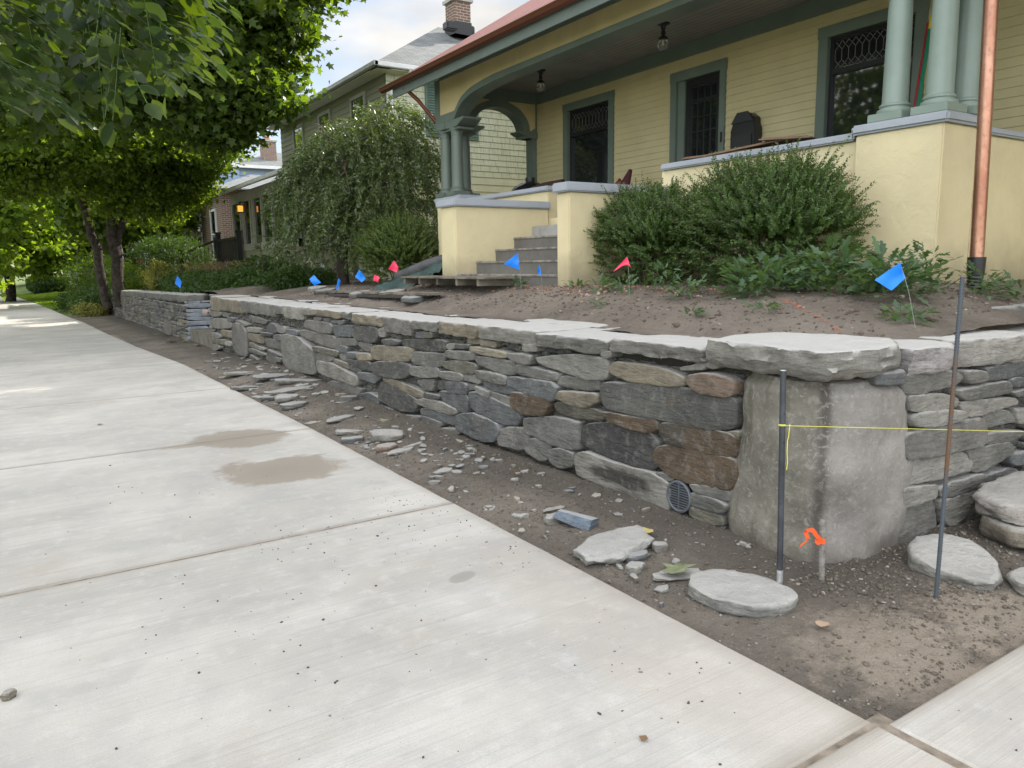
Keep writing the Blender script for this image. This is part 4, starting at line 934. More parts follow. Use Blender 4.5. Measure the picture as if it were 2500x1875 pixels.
mb = MB().box(XF-.013, XF+.011, 12.17, YE, 3.935, 4.66).box(XF-.013, XF+.011, 3.43, 3.60, 3.935, 4.66).box(XF-.012, XF+.0112, 3.60, 12.17, 4.631, 4.70); mb.make('trim_band', M['sage'], house)
# side arch (in the wall at the far end)
def ring_pts(x0, x1, z0, zt, p=2.3, n=20):
    out_ = []
    for i in range(n+1):
        a = math.pi*i/n; c, s_ = math.cos(a), math.sin(a)
        out_.append(((x0+x1)/2-(x1-x0)/2*math.copysign(abs(c)**(2/p), c), z0+(zt-z0)*abs(s_)**(2/p)))
    return out_
def side_arch(y0, y1, m):
    inn = ring_pts(7.09, 8.16, 3.92, 4.29, 2.0); v = []; f = []
    mb = MB(); n = len(inn)
    for i in range(n-1):
        (xa, za), (xb, zb) = inn[i], inn[i+1]; mb.add([(xa, y0, za), (xb, y0, zb), (xb, y0, 4.62), (xa, y0, 4.62), (xa, y1, za), (xb, y1, zb), (xb, y1, 4.62), (xa, y1, 4.62)], [(0, 1, 2, 3), (5, 4, 7, 6), (0, 4, 5, 1)])
    mb.box(6.77, 7.09, y0, y1, 3.925, 4.62).box(8.16, 8.47, y0, y1, 3.80, 4.62)
    mb.make('side_arch', m, house)
    b = MB(); o_ = ring_pts(6.965, 8.30, 3.92, 4.415, 2.0)
    for i in range(n-1):
        (xa, za), (xb, zb), (xc, zc), (xd, zd) = inn[i], inn[i+1], o_[i+1], o_[i]; Y = y0-.015
        b.add([(xa, Y, za), (xb, Y, zb), (xc, Y, zc), (xd, Y, zd), (xa, y0-.001, za), (xb, y0-.001, zb), (xc, y0-.001, zc), (xd, y0-.001, zd)], [(0, 1, 2, 3), (0, 4, 5, 1), (3, 2, 6, 7)])
    b.box(6.78, 8.46, y0-.016, y0-.001, 4.41, 4.60); b.make('trim_band', M['sage'], house)
    pnl = MB().box(6.9, 8.44, y0-.006, y0-.0015, 4.0, 4.409); return pnl
side_arch(YS, YS+.26, M['sage'])
for a, b in ((0, 8), (12, 20)):
    o_ = ring_pts(6.965, 8.30, 3.92, 4.415, 2.0); seg = o_[a:b+1]; cx_ = 6.84 if a == 0 else 8.42
    poly = seg+([(seg[-1][0], 4.408), (cx_, 4.408), (cx_, 3.99)] if a == 0 else [(cx_, 3.99), (cx_, 4.408), (seg[0][0], 4.408)])
    MB().prism(poly, YS-.008, YS-.001, 'y').make('frieze_panel', M['panel'], house)
MB().prism([(8.14, 3.915), (8.47, 3.915), (8.47, 3.80), (8.26, 3.80), (8.05, 3.885), (8.05, 3.915)], YS-.02, YS+.28, 'y').make('corbel', M['sage'], house, bevel=.005)
box('wall_post', M['sage'], house, 8.365, 8.475, YS+.02, YS+.22, 2.593, 3.80)
# back wall of the porch with its openings
mb = MB(); ops = [(9.86, 11.22, 2.18, 4.25), (7.52, 8.57, 2.18, 4.23), (4.76, 6.08, 2.18, 4.24)]; edges = [-2.0, 4.76, 6.08, 7.52, 8.57, 9.86, 11.22, YE]
for a, b in ((-2.0, 4.78), (6.06, 7.54), (8.55, 9.88), (11.2, YE)): sawtooth(mb, 'x', XI, a, b, 2.1, 4.60)
for y0, y1, z0, z1 in ops: sawtooth(mb, 'x', XI, y0+.02, y1-.02, z1-.02, 4.60)
mb.box(XI+.001, XI+.15, -2, 3.44, .7, 2.1)
sawtooth(mb, 'x', XI, -2.0, 3.44, 1.2, 2.1)
mb.make('clapboard_wall', M['pale_yellow'], house)
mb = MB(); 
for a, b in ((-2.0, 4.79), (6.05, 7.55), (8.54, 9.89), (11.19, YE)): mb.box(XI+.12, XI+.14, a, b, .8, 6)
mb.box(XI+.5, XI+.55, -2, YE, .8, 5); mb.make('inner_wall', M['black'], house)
box('trim_band', M['sage'], house, XI-.045, XI-.016, 3.0, YE-.25, 4.41, 4.598)
ceil = box('porch_ceiling', M['ceiling'], house, XF+.20, XI+.1, 3.44, YE-.02, 4.60, 4.63)
# leaded windows
glass = NT('window_glass').fin((.012, .013, .015), .03, None, Specular_IOR_Level=.8, Coat_Weight=.5, Coat_Roughness=.02)
lead = NT('leading').fin((.22, .21, .20), .45, None, Metallic=.6)
def window(y0, y1, ztop, zbot=2.55):
    o = MB(); tw = .13
    o.box(XI-.04, XI+.10, y0, y0+tw, zbot-.05, ztop).box(XI-.04, XI+.10, y1-tw, y1, zbot-.05, ztop).box(XI-.043, XI+.10, y0-.01, y1+.01, ztop-.12, ztop+.012)
    fr_ = o.make('window', M['sage'], house, bevel=.004)
    s = MB(); a, b = y0+tw+.002, y1-tw-.002; zt = ztop-.125; zm = 3.72
    s.box(XI+.02, XI+.07, a, a+.045, zbot, zt).box(XI+.02, XI+.07, b-.045, b, zbot, zt).box(XI+.021, XI+.07, a+.045, b-.045, zt-.04, zt).box(XI+.005, XI+.07, a+.045, b-.045, zm-.03, zm+.03).box(XI+.02, XI+.07, a+.04, b-.04, zbot, zbot+.06)
    s.make('sash', M['black'], fr_); box('pane', glass, fr_, XI+.05, XI+.056, a+.02, b-.02, zbot, zt)
    l = MB(); n = 11; wd = (b-a-.10)/n; zz0, zz1 = zm+.04, zt-.05; h = zz1-zz0
    for i in range(n+1):
        y = a+.05+wd*i; q = .006
        l.bar((XI+.045, y, zz0+h*.30), (XI+.045, y, zz0+h*.68), q, q)
        if i < n:
            for (ya, za, yb, zb) in ((y, zz0+h*.30, y+wd, zz0), (y+wd, zz0+h*.30, y, zz0), (y, zz0+h*.68, y+wd, zz1), (y+wd, zz0+h*.68, y, zz1)): l.bar((XI+.045, ya, za), (XI+.045, yb, zb), q*.8, q)
    l.make('leading', lead, fr_)
window(9.86, 11.22, 4.25); window(4.76, 6.08, 4.24)
o = MB(); o.box(XI-.04, XI+.10, 7.52, 7.62, 2.18, 4.23).box(XI-.04, XI+.10, 8.45, 8.57, 2.18, 4.23).box(XI-.042, XI+.10, 7.51, 8.58, 4.10, 4.24).box(XI+.0, XI+.10, 7.62, 7.66, 2.18, 4.10).box(XI+.0, XI+.10, 8.31, 8.45, 2.18, 4.10)
door = o.make('door', M['sage'], house, bevel=.004)
d = MB(); d.box(XI+.03, XI+.07, 7.66, 7.73, 2.2, 4.09).box(XI+.03, XI+.07, 8.22, 8.31, 2.2, 4.09).box(XI+.031, XI+.07, 7.73, 8.22, 3.98, 4.09).box(XI+.031, XI+.07, 7.73, 8.22, 2.2, 2.6)
for k in range(1, 4): d.box(XI+.045, XI+.06, 7.73+.49*k/4-.006, 7.73+.49*k/4+.006, 2.6, 3.98)
for z in (3.76, 3.56, 3.36): d.box(XI+.0455, XI+.06, 7.73, 8.22, z-.006, z+.006)
d.make('screen_door', M['black'], door); box('pane', glass, door, XI+.055, XI+.065, 7.7, 8.24, 2.3, 4.0)
bell = box('doorbell', M['black'], house, XI-.052, XI-.041, 7.545, 7.58, 3.13, 3.27, bevel=.004); bell['label'] = 'black doorbell on the door trim'
# roof, gutter, fascia
def shingles(name, c1, c2, c3, axis='y'):
    t = NT(name); br = t.n('ShaderNodeTexBrick', i_Scale=1.0, i_Mortar_Size=.006, i_Brick_Width=.28, i_Row_Height=.14, i_Bias=0.)
    mp_ = t.n('ShaderNodeMapping', i_0=t.n('ShaderNodeUVMap').outputs[0]); t.t.links.new(mp_.outputs[0], br.inputs['Vector'])
    br.inputs['Color1'].default_value = (*c1, 1); br.inputs['Color2'].default_value = (*c2, 1); br.inputs['Mortar'].default_value = (*c3, 1)
    n = t.noise(3, 5); c = t.mix(t.math('MULTIPLY', t.fr(n, .4, .7), .3), br.outputs[0], c3); c = t.mix(t.math('MULTIPLY', t.fr(t.noise(90, 3), .5, .7), .25), c, tuple(min(1, x*1.7) for x in c1))
    return t.fin(c, .8, t.bump(br.outputs['Fac'], -.6, .01))
def roof_plane(name, pts, mat, parent, th=.03):
    """quad/tri roof face with uv laid out in metres (u along the eave p0-p1)"""
    P_ = [Vector(p) for p in pts]; e = (P_[1]-P_[0]).normalized(); nrm = (P_[1]-P_[0]).cross(P_[-1]-P_[0]).normalized(); g = nrm.cross(e)
    me = mesh(name, P_+[p-nrm*th for p in P_], [tuple(range(len(P_))), tuple(range(2*len(P_)-1, len(P_)-1, -1))]+[(i, i+len(P_), (i+1) % len(P_)+len(P_), (i+1) % len(P_)) for i in range(len(P_))])
    uv = me.uv_layers.new(name='UVMap')
    for lp in me.loops: q = Vector(me.vertices[lp.vertex_index].co)-P_[0]; uv.data[lp.index].uv = (q.dot(e), q.dot(g))
    return link(name, me, mat, parent)
red = shingles('red_shingles', (.30, .115, .095), (.24, .09, .08), (.10, .045, .04))
EX, EZ, PT = 5.95, 4.685, .62
roof_plane('roof', [(EX, 13.3, EZ), (EX, -3, EZ), (13.2, -3, EZ+PT*7.25), (13.2, 13.3, EZ+PT*7.25)][::1], red, house, .05)
roof_plane('roof', [(20.4, -3, EZ), (20.4, 13.3, EZ), (13.2, 13.3, EZ+PT*7.25-.002), (13.2, -3, EZ+PT*7.25-.002)], red, house, .05)
MB().prism([(XI+.15, 4.5), (19.8, 4.5), (19.8, 5), (13.2, 9.0), (XI+.15, 6.0)], YE+.3, YE+.05, 'y').make('gable_wall', M['pale_yellow'], house)
box('side_wall', M['pale_yellow'], house, XI+.15, 19.8, YS+.2, YE, .7, 4.7); box('side_wall', M['pale_yellow'], house, XI+.15, 19.8, -2.2, -2, .7, 4.7)
MB().prism([(XI+.15, 4.5), (19.8, 4.5), (19.8, 5), (13.2, 9.0), (XI+.15, 6.0)], -2.2, -2.0, 'y').make('gable_wall', M['pale_yellow'], house)
gp = [(EX-.075, .075), (EX-.085, .065), (EX-.072, .03), (EX-.05, -.005), (EX, -.02), (EX+.045, 0), (EX+.045, .05)]
gpo = [(x, EZ-.085+z) for x, z in gp]; gpi = [(x+(.006 if i < 4 else 0), z+.006) for i, (x, z) in enumerate(gpo)][::-1]
MB().prism(gpo+gpi, -3, 13.32, 'y').make('copper_gutter', M['gutter_copper'], house, smooth=True)
MB().prism([(EX+.046, EZ-.03), (EX+.046, 4.45), (EX+.075, 4.45), (EX+.075, EZ-.02)], -3, 13.0, 'y').make('fascia', M['fascia'], house)
MB().prism([(EX+.076, 4.452), (XF-.014, 4.70), (XF-.014, 4.74), (EX+.076, 4.62)], -3, 13.0, 'y').make('soffit', M['fascia'], house)
MB().prism([(EX+.08, 4.62), (13.2, EZ+PT*7.25-.10), (13.2, EZ+PT*7.25-.30), (EX+.08, 4.47)], 12.97, 13.02, 'y').make('fascia', M['fascia'], house)
# copper downpipes
pp = [(6.30, 3.095, 4.5), (6.30, 3.075, 3.4), (6.30, 3.05, 2.4), (6.30, 3.03, 1.46)]
dpipe = MB().tube(pp, .05, 20).make('downpipe', M['copper'], house, smooth=True); dpipe['label'] = 'long vertical copper downpipe in front of the right pier'
bt = MB().lathe([(.066, .20), (.062, .06), (.056, .055)]+[(r, z) for k in range(6) for r, z in ((.056, .05-.025*k), (.060, .043-.025*k), (.060, .037-.025*k), (.052, .03-.025*k))]+[(.05, -.3)], (6.30, 3.03, 1.30), 24).make('pipe_boot', M['black'], dpipe, smooth=True)
MB().tube([(6.0, 12.55, 4.56), (6.25, 12.50, 4.35), (6.55, 12.40, 3.98)], .035, 14).make('downpipe', M['gutter_copper'], house, smooth=True)
# ceiling lamps
lampg = NT('lamp_glass'); lampg.fin((.9, .9, .9), .05, None, Transmission_Weight=.95, IOR=1.3)
for i, (x, y, lb) in enumerate(((7.5, 10.56, 'black and clear glass ceiling lamp of the porch, farther one near the side arch'), (7.5, 7.76, 'black and clear glass ceiling lamp of the porch, nearer one between door and second window'))):
    l = thing('porch_lamp', lb, 'ceiling lamp', (x, y, 4.6), group='ceiling lamps of the porch')
    MB().lathe([(.0, 0), (.085, -.0), (.085, -.012), (.04, -.03), (.022, -.09), (.03, -.11), (.035, -.13), (.02, -.15), (.06, -.175), (.07, -.19), (.045, -.205), (0, -.21)], (x, y, 4.599), 20).make('lamp_holder', M['iron'], l, smooth=True)
    MB().lathe([(.05, -.206), (.07, -.25), (.07, -.29), (.045, -.33), (0.002, -.345)], (x, y, 4.599), 20, cap=False).make('lamp_shade', lampg.m, l, smooth=True)
    MB().lathe([(.004, -.21), (.012, -.235), (.014, -.26), (0, -.275)], (x, y, 4.599), 10).make('bulb', M['white'], l, smooth=True)
# mailbox
mbx = thing('mailbox', 'ornate black wall mailbox hanging between the door and the right window', 'mailbox', (XI-.08, 7.09, 3.1))
pr_ = [(6.88, 2.86), (7.30, 2.86), (7.30, 3.22), (7.27, 3.30), (7.27, 3.36), (7.18, 3.43), (7.0, 3.43), (6.91, 3.36), (6.91, 3.30), (6.88, 3.22)]
MB().prism(pr_, XI-.16, XI-.02, 'x').make('mailbox_body', M['black'], mbx, bevel=.01)
MB().box(XI-.175, XI-.161, 6.93, 7.25, 2.92, 3.16).make('mailbox_door', M['iron'], mbx, bevel=.005)
MB().prism([(6.90, 3.31), (7.28, 3.31), (7.18, 3.445), (7.0, 3.445)], XI-.18, XI-.161, 'x').make('mailbox_lid', M['iron'], mbx, bevel=.005)
# things on the porch
cb = simple('cardboard', (.22, .14, .085), .9); 
for k, (y0, y1, z, rot, lb) in enumerate(((5.35, 6.6, 2.63, 2, 'long flattened brown cardboard sheet on the right parapet, lowest of three'), (5.15, 6.2, 2.66, -3, 'flattened brown cardboard sheet in the middle of the stack on the parapet'), (4.95, 5.5, 2.69, 4, 'small brown cardboard piece on top of the stack by the pier'))):
    o = MB(); Mx = Matrix.Translation((6.9, (y0+y1)/2, z+.03)) @ Matrix.Rotation(R(rot), 4, 'X') @ Matrix.Rotation(R(6*k), 4, 'Z')
    o.box(-.2, .2, -(y1-y0)/2, (y1-y0)/2, 0, .012, Mx).box(-.18, .15, -(y1-y0)/2+.05, (y1-y0)/2-.02, .014, .024, Mx); tag(o.make('cardboard_sheet', cb), lb, 'cardboard')
grill = thing('kettle_grill', 'black domed barbecue lid showing over the left parapet near the side arch', 'barbecue', (7.75, 11.25, 2.18))
MB().lathe([(.36, 0), (.345, .09), (.27, .18), (.16, .235), (.09, .25)], (7.75, 11.25, 2.66), 28).make('lid', NT('enamel').fin((.012, .012, .013), .18), grill, smooth=True)
MB().lathe([(.08, .25), (.085, .27), (.085, .325), (.07, .33)], (7.75, 11.25, 2.66), 20).make('vent_cap', M['iron'], grill, smooth=True)
MB().lathe([(.05, -.3), (.25, -.22), (.35, -.05), (.36, -.002)], (7.75, 11.25, 2.66), 28).make('bowl', M['iron'], grill, smooth=True)
for a in (0.3, 2.4, 4.5): MB().tube([(7.75+.2*math.cos(a), 11.25+.2*math.sin(a), 2.46), (7.75+.34*math.cos(a), 11.25+.34*math.sin(a), 2.185)], .012, 8).make('leg', M['iron'], grill)
wick = simple('wicker', (.05, .022, .016), .7, .5, 60, .8, 90, .01)
MB().prism([(10.5, 2.64), (10.2, 2.71), (9.9, 2.745), (9.4, 2.75), (9.4, 2.3), (10.5, 2.3)], 7.05, 7.12, 'x').make('porch_bench_back', wick, None, bevel=.01)
tag(bpy.context.scene.objects['porch_bench_back'], 'dark brown woven bench back just behind the left parapet', 'bench'); bpy.context.scene.objects['porch_bench_back'].name = 'porch_bench'
ch = thing('folding_chair', 'dark red folded canvas chair leaning on the porch wall beside the left window', 'chair', (8.0, 9.0, 2.18)); rd = simple('red_canvas', (.18, .02, .03), .8)
MB().prism([(9.24, 2.2), (9.28, 2.66), (9.12, 2.78), (8.98, 2.62), (9.0, 2.2)], 7.93, 7.97, 'x').make('seat', rd, ch, bevel=.01)
MB().prism([(9.1, 2.2), (9.05, 2.68), (8.84, 2.88), (8.79, 2.86), (8.88, 2.5), (8.9, 2.2)], 7.88, 7.92, 'x').make('backrest', simple('maroon_canvas', (.07, .012, .02), .8), ch, bevel=.008)
for k, (c, top, y0, y1, lb) in enumerate((((.45, .035, .045), 3.94, 4.60, 4.52, 'red pole leaning against the wall behind the right columns'), ((.02, .20, .12), 4.0, 4.56, 4.48, 'green pole with yellow top leaning beside the red one'))):
    q = thing('leaning_pole', lb, 'pole', (7.9, 4.6, 2.18)); MB().tube([(7.73-.0*k, 4.50-.03*k, 2.19), (8.3, 4.67-.03*k, top-.14)], .022, 12).make('shaft', simple('pole_paint%d' % k, c, .4, .05), q, smooth=True)
    MB().tube([(8.3, 4.67-.03*k, top-.139), (8.34, 4.68-.03*k, top)], .021, 12).make('tip', simple('tip_paint%d' % k, (.75, .55, .04) if k else c, .4, .05), q, smooth=True)
# ---------------------------------------------------------------- the cream shingled neighbour
def shingle_wall_mat():
    t = NT('cream_shingles'); xyz = t.n('ShaderNodeSeparateXYZ', i_0=t.tc); a = t.math('ADD', xyz.outputs[0], xyz.outputs[1])
    v = t.n('ShaderNodeCombineXYZ', i_0=a, i_1=xyz.outputs[2]).outputs[0]
    br = t.n('ShaderNodeTexBrick', i_Vector=v, i_Scale=1.0, i_Mortar_Size=.004, i_Brick_Width=.27, i_Row_Height=.15, offset=.37, squash=1.3, squash_frequency=3)
    br.inputs['Color1'].default_value = (.62, .64, .48, 1); br.inputs['Color2'].default_value = (.55, .57, .43, 1); br.inputs['Mortar'].default_value = (.16, .16, .11, 1)
    c = br.outputs[0]; st_ = t.noise(7, 5, .6, vec=t.vec((3, 3, .6))); c = t.mix(t.math('MULTIPLY', t.fr(st_, .5, .7), .45), c, (.25, .26, .18))
    return t.fin(c, .75, t.bump(br.outputs['Fac'], -.5, .006))
M['cream'] = shingle_wall_mat(); M['cream2'] = siding_mat('cream_siding', (.60, .60, .45)); M['shut'] = paint('shutter_green', (.13, .20, .17))
grey = shingles('grey_shingles', (.17, .185, .185), (.115, .128, .13), (.03, .033, .035))
nb = thing('cream_house', 'two-storey cream shingled house with grey hip roof and white downpipe, left of the yellow house', 'house', (11, 21, 1))
YN, XN = 17.5, 7.9
mb = MB(); sawtooth(mb, 'y', YN, XN, 16, 3.75, 6.15, .15, .016); mb.make('shingled_wall', M['cream'], nb); mb = MB(); sawtooth(mb, 'x', XN, YN, 26, 3.75, 6.15, .15, .016); mb.make('shingled_wall', siding_mat('shaded_shingles', (.19, .19, .12)), nb)  # front face gets a darker colour that paints its shade
mb = MB(); sawtooth(mb, 'y', YN, XN, 16, .6, 3.75, .19, .022); sawtooth(mb, 'x', XN, YN, 26, .6, 3.75, .19, .022); mb.make('clapboard_wall', M['cream2'], nb)
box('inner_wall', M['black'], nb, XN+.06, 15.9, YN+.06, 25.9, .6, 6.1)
ez = 6.17; ov_ = .38; x0, x1, y0, y1 = XN-ov_, 16+ov_, YN-ov_, 26+ov_; pk = (y1-y0)/2; k_ = .60; rz_ = ez+k_*pk
rA, rB = (x0+pk, y0+pk, rz_), (x1-pk, y0+pk, rz_)
rA = (x0+3.5, y0+3.5, ez+.6*3.5+.04); rB = (x1-3.5, y0+3.5, rA[2]); rC = (x1-3.5, y1-3.5, rA[2]); rD = (x0+3.5, y1-3.5, rA[2])
roof_plane('roof', [(x0, y0, ez), (x1, y0, ez), rB, rA], grey, nb); roof_plane('roof', [(x0, y1, ez), (x0, y0, ez), rA, rD], grey, nb)
roof_plane('roof', [(x1, y0, ez), (x1, y1, ez), rC, rB], grey, nb); roof_plane('roof', [(x1, y1, ez), (x0, y1, ez), rD, rC], grey, nb); roof_plane('roof', [rA, rB, rC, rD], grey, nb)
MB().box(x0-.10, x1, y0-.12, y0-.002, ez-.11, ez-.005).make('gutter', M['white'], nb, bevel=.012); MB().box(x0-.12, x0-.002, y0-.12, y1, ez-.11, ez-.006).make('gutter', simple('aged_gutter', (.42, .43, .40), .6), nb, bevel=.012)
MB().box(x0, x1, y0, YN-.02, ez-.14, ez-.115).box(x0, XN-.02, y0, y1, ez-.141, ez-.116).make('soffit', M['cream2'], nb)
MB().tube([(8.35, y0-.05, ez-.1), (8.36, y0-.04, ez-.2), (8.2, YN-.2, ez-.3), (8.0, YN-.06, ez-.5), (7.99, YN-.06, 1.3)], .045, 10).make('downpipe', M['white'], nb)
brk = NT('brick'); xyz = brk.n('ShaderNodeSeparateXYZ', i_0=brk.tc); v_ = brk.n('ShaderNodeCombineXYZ', i_0=brk.math('ADD', xyz.outputs[0], xyz.outputs[1]), i_1=xyz.outputs[2]).outputs[0]
b_ = brk.n('ShaderNodeTexBrick', i_Vector=v_, i_Scale=1.0, i_Mortar_Size=.009, i_Brick_Width=.21, i_Row_Height=.075)
b_.inputs['Color1'].default_value = (.20, .105, .075, 1); b_.inputs['Color2'].default_value = (.13, .075, .06, 1); b_.inputs['Mortar'].default_value = (.36, .33, .28, 1); M['brick'] = brk.fin(b_.outputs[0], .9, brk.bump(b_.outputs['Fac'], -.5, .006))
def chimney(parent, x, y, z0, z1, w_=.62):
    c = box('chimney', M['brick'], parent, x, x+w_, y, y+w_, z0, z1); box('chimney_cap', simple('cap_conc', (.4, .39, .36), .9), c, x-.06, x+w_+.06, y-.06, y+w_+.06, z1, z1+.09)
    MB().lathe([(.15, 0), (.17, .04), (.15, .3), (.13, .32)], (x+w_/2, y+w_/2, z1+.09), 14).make('chimney_pot', simple('pot', (.40, .22, .15), .8), c, smooth=True); box('flashing', M['iron'], c, x-.02, x+w_+.02, y-.02, y+w_+.02, z0, z0+.34)
chimney(nb, 11.03, 19.65, 7.9, 8.78, .52)
for vx, vy in ((11.5, 20.2), (10.55, 19.5), (12.6, 20.1)): box('roof_vent', M['iron'], nb, vx, vx+.34, vy-.3, vy+.0, 8.05 if vx > 11 else 7.85, 8.27 if vx > 11 else 8.06, bevel=.03)
def shutter(x0_, x1_, z0_, z1_):
    s_ = box('shutter', M['shut'], nb, x0_, x1_, YN-.06, YN-.018, z0_, z1_); m_ = MB(); z = z0_+.08
    while z < z1_-.08: m_.add([(x0_+.06, YN-.085, z), (x1_-.06, YN-.085, z), (x1_-.06, YN-.061, z+.035), (x0_+.06, YN-.061, z+.035), (x0_+.06, YN-.061, z), (x1_-.06, YN-.061, z)], [(0, 1, 2, 3), (0, 4, 5, 1)]); z += .06
    m_.make('louvres', M['shut'], s_)
shutter(8.92, 9.32, 4.66, 6.0); shutter(10.05, 10.42, 4.66, 6.0); shutter(10.05, 10.42, 2.4, 3.33)
def nwin(name, plane, c, a0, a1, z0, z1, parent, mats=None, mull=1):
    m_ = mats or M['white']; P3 = (lambda a, o, z: (c+o, a, z)) if plane == 'x' else (lambda a, o, z: (a, c+o, z))
    def bx(mb, a, b, o0, o1, z_, zz):
        if plane == 'x': mb.box(c+o0, c+o1, a, b, z_, zz)
        else: mb.box(a, b, c+o0, c+o1, z_, zz)
    mb = MB(); t_ = .09; bx(mb, a0, a0+t_, -.06, .02, z0, z1); bx(mb, a1-t_, a1, -.06, .02, z0, z1); bx(mb, a0+t_, a1-t_, -.061, .02, z1-t_, z1); bx(mb, a0-.03, a1+.03, -.08, .02, z0-.05, z0)
    if mull: bx(mb, a0+t_, a1-t_, -.045, .02, (z0+z1)/2-.025, (z0+z1)/2+.025)
    o = mb.make(name, m_, parent); g = MB(); bx(g, a0+t_, a1-t_, -.03, -.02, z0, z1-t_); g.make('pane', glass, o)
nwin('window', 'y', YN, 9.32, 10.05, 4.66, 6.0, nb); nwin('window', 'y', YN, 9.32, 10.05, 2.4, 3.33, nb)
for a in (18.7, 21.2, 23.6): nwin('window', 'x', XN, a, a+1.0, 4.5, 5.85, nb, simple('grey_trim', (.30, .30, .25), .6))
# its one-storey front porch
PX, PY, PYE = 6.3, 19.7, 26.6
mb = MB(); sawtooth(mb, 'y', PY, PX, XN, .7, 2.03, .22, .02); sawtooth(mb, 'x', PX, PY, PYE, .7, 2.03, .22, .02); mb.box(PX-.03, PX+.05, PY-.03, PY+.06, .7, 2.03); mb.make('porch_siding', simple('olive_siding', (.24, .235, .155), .7), nb)
tm = simple('taupe_trim', (.33, .32, .27), .6)
mb = MB().box(PX-.03, XN, PY-.035, PY+.1, 2.031, 2.24).box(PX-.035, PX+.1, PY-.035, PYE, 2.032, 2.24).box(PX-.02, XN, PY-.02, PY+.1, 3.55, 3.86).box(PX-.021, PX+.1, PY-.02, PYE, 3.55, 3.86)
for y in (19.7, 20.75, 21.85, 22.95, 23.9, 24.2, 25.1, 25.4, 26.45): mb.box(PX-.025, PX+.08, y, y+.14, 2.241, 3.549)
for x in (6.42, 7.1, 7.75): mb.box(x, x+.12, PY-.025, PY+.08, 2.241, 3.549)
mb.make('porch_frame', tm, nb); MB().box(PX+.03, XN, PY+.04, PY+.05, 2.1, 3.6).box(PX+.031, PX+.045, PY+.05, PYE, 1.45, 3.6).make('pane', glass, nb)
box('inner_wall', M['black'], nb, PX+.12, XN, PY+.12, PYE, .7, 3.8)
roof_plane('porch_roof', [(PX-.35, PYE+.4, 3.94), (PX-.35, PY-.3, 3.94), (XN+.2, PY-.3, 4.7), (XN+.2, PYE+.4, 4.7)], grey, nb)
MB().box(PX-.45, PX-.351, PY-.35, PYE+.4, 3.84, 3.95).make('gutter', M['white'], nb, bevel=.012)
MB().prism([(PX-.35, 3.86), (PX-.35, 3.93), (XN, 4.6), (XN, 4.1), (PX, 3.86)], PY-.28, PY-.02, 'y').make('soffit', tm, nb)
MB().tube([(PX-.4, PY-.2, 3.85), (PX-.38, PY-.18, 3.72), (PX-.07, PY-.06, 3.55), (PX-.06, PY-.06, 2.9)], .04, 10).make('downpipe', M['white'], nb)
box('outlet_box', M['white'], nb, 6.75, 6.9, PY-.09, PY-.04, 1.45, 1.6)
lan = thing('wall_lantern', 'small glowing amber wall lantern by the neighbour\'s porch door', 'lantern', (6.1, 24.7, 3.3)); am = NT('amber_glass').fin((.5, .2, .05), .5, None, Emission_Color=(1, .42, .06, 1), Emission_Strength=.45)
box('lantern_glass', am, lan, 6.03, 6.17, 24.63, 24.77, 3.22, 3.40); MB().box(6.01, 6.19, 24.61, 24.79, 3.405, 3.43).box(6.01, 6.19, 24.61, 24.79, 3.19, 3.215).box(6.08, 6.12, 24.68, 24.72, 3.43, 3.52).box(6.1, 6.3, 24.69, 24.71, 3.5, 3.53).box(6.022, 6.03, 24.69, 24.71, 3.22, 3.4).make('lantern_frame', M['iron'], lan)
rl = thing('railing', 'black wooden stair railing in front of the neighbour\'s porch', 'railing', (5.6, 27, 1.4))
for (x, y, z1) in ((6.15, 25.3, 2.62), (6.15, 28.2, 2.68), (4.9, 28.2, 2.1)): box('post', M['black'], rl, x-.07, x+.07, y-.07, y+.07, .8, z1); box('post_cap', M['black'], rl, x-.09, x+.09, y-.09, y+.09, z1, z1+.06)
MB().box(6.12, 6.18, 25.3, 28.2, 2.42, 2.50).box(6.12, 6.18, 25.3, 28.2, 1.55, 1.60).make('rail', M['black'], rl); MB().bar((6.15, 28.2, 2.5), (4.2, 28.2, 1.7), .06, .08).make('rail', M['black'], rl)
mb = MB()
for k in range(24): mb.box(6.14, 6.16, 25.42+k*.115, 25.44+k*.115, 1.6, 2.42)
for k in range(14): x = 6.05-k*.13; mb.box(x, x+.02, 28.19, 28.21, .9, 2.42-(6.15-x)*.41)
mb.make('balusters', M['black'], rl)
# houses further off
bh = thing('brick_house', 'red brick house with white window seen behind the neighbour\'s railing', 'house', (9, 36, 1)); box('wall', M['brick'], bh, 7.2, 16, 32, 44, .5, 4.6)
nwin('window', 'y', 32, 7.55, 8.3, 2.0, 3.9, bh); nwin('window', 'x', 7.2, 33, 34, 1.9, 3.9, bh); nwin('window', 'x', 7.2, 36, 37, 1.9, 3.9, bh); 
roof_plane('roof', [(6.8, 31.6, 4.6), (16.4, 31.6, 4.6), (13, 38, 5.9), (10, 38, 5.9)], grey, bh); roof_plane('roof', [(6.8, 44.4, 4.6), (6.8, 31.6, 4.6), (10, 38, 5.9), (10, 38.1, 5.9)], grey, bh)
bl = thing('blue_house', 'pale blue house with dark shingled roof seen over the neighbour\'s porch', 'house', (13, 50, 1)); blm = siding_mat('blue_siding', (.26, .36, .52)); mb = MB(); sawtooth(mb, 'y', 48, 12, 22, .5, 7.5, .2, .02); mb.box(12, 22, 48.1, 58, .5, 7.5); mb.make('wall', blm, bl)
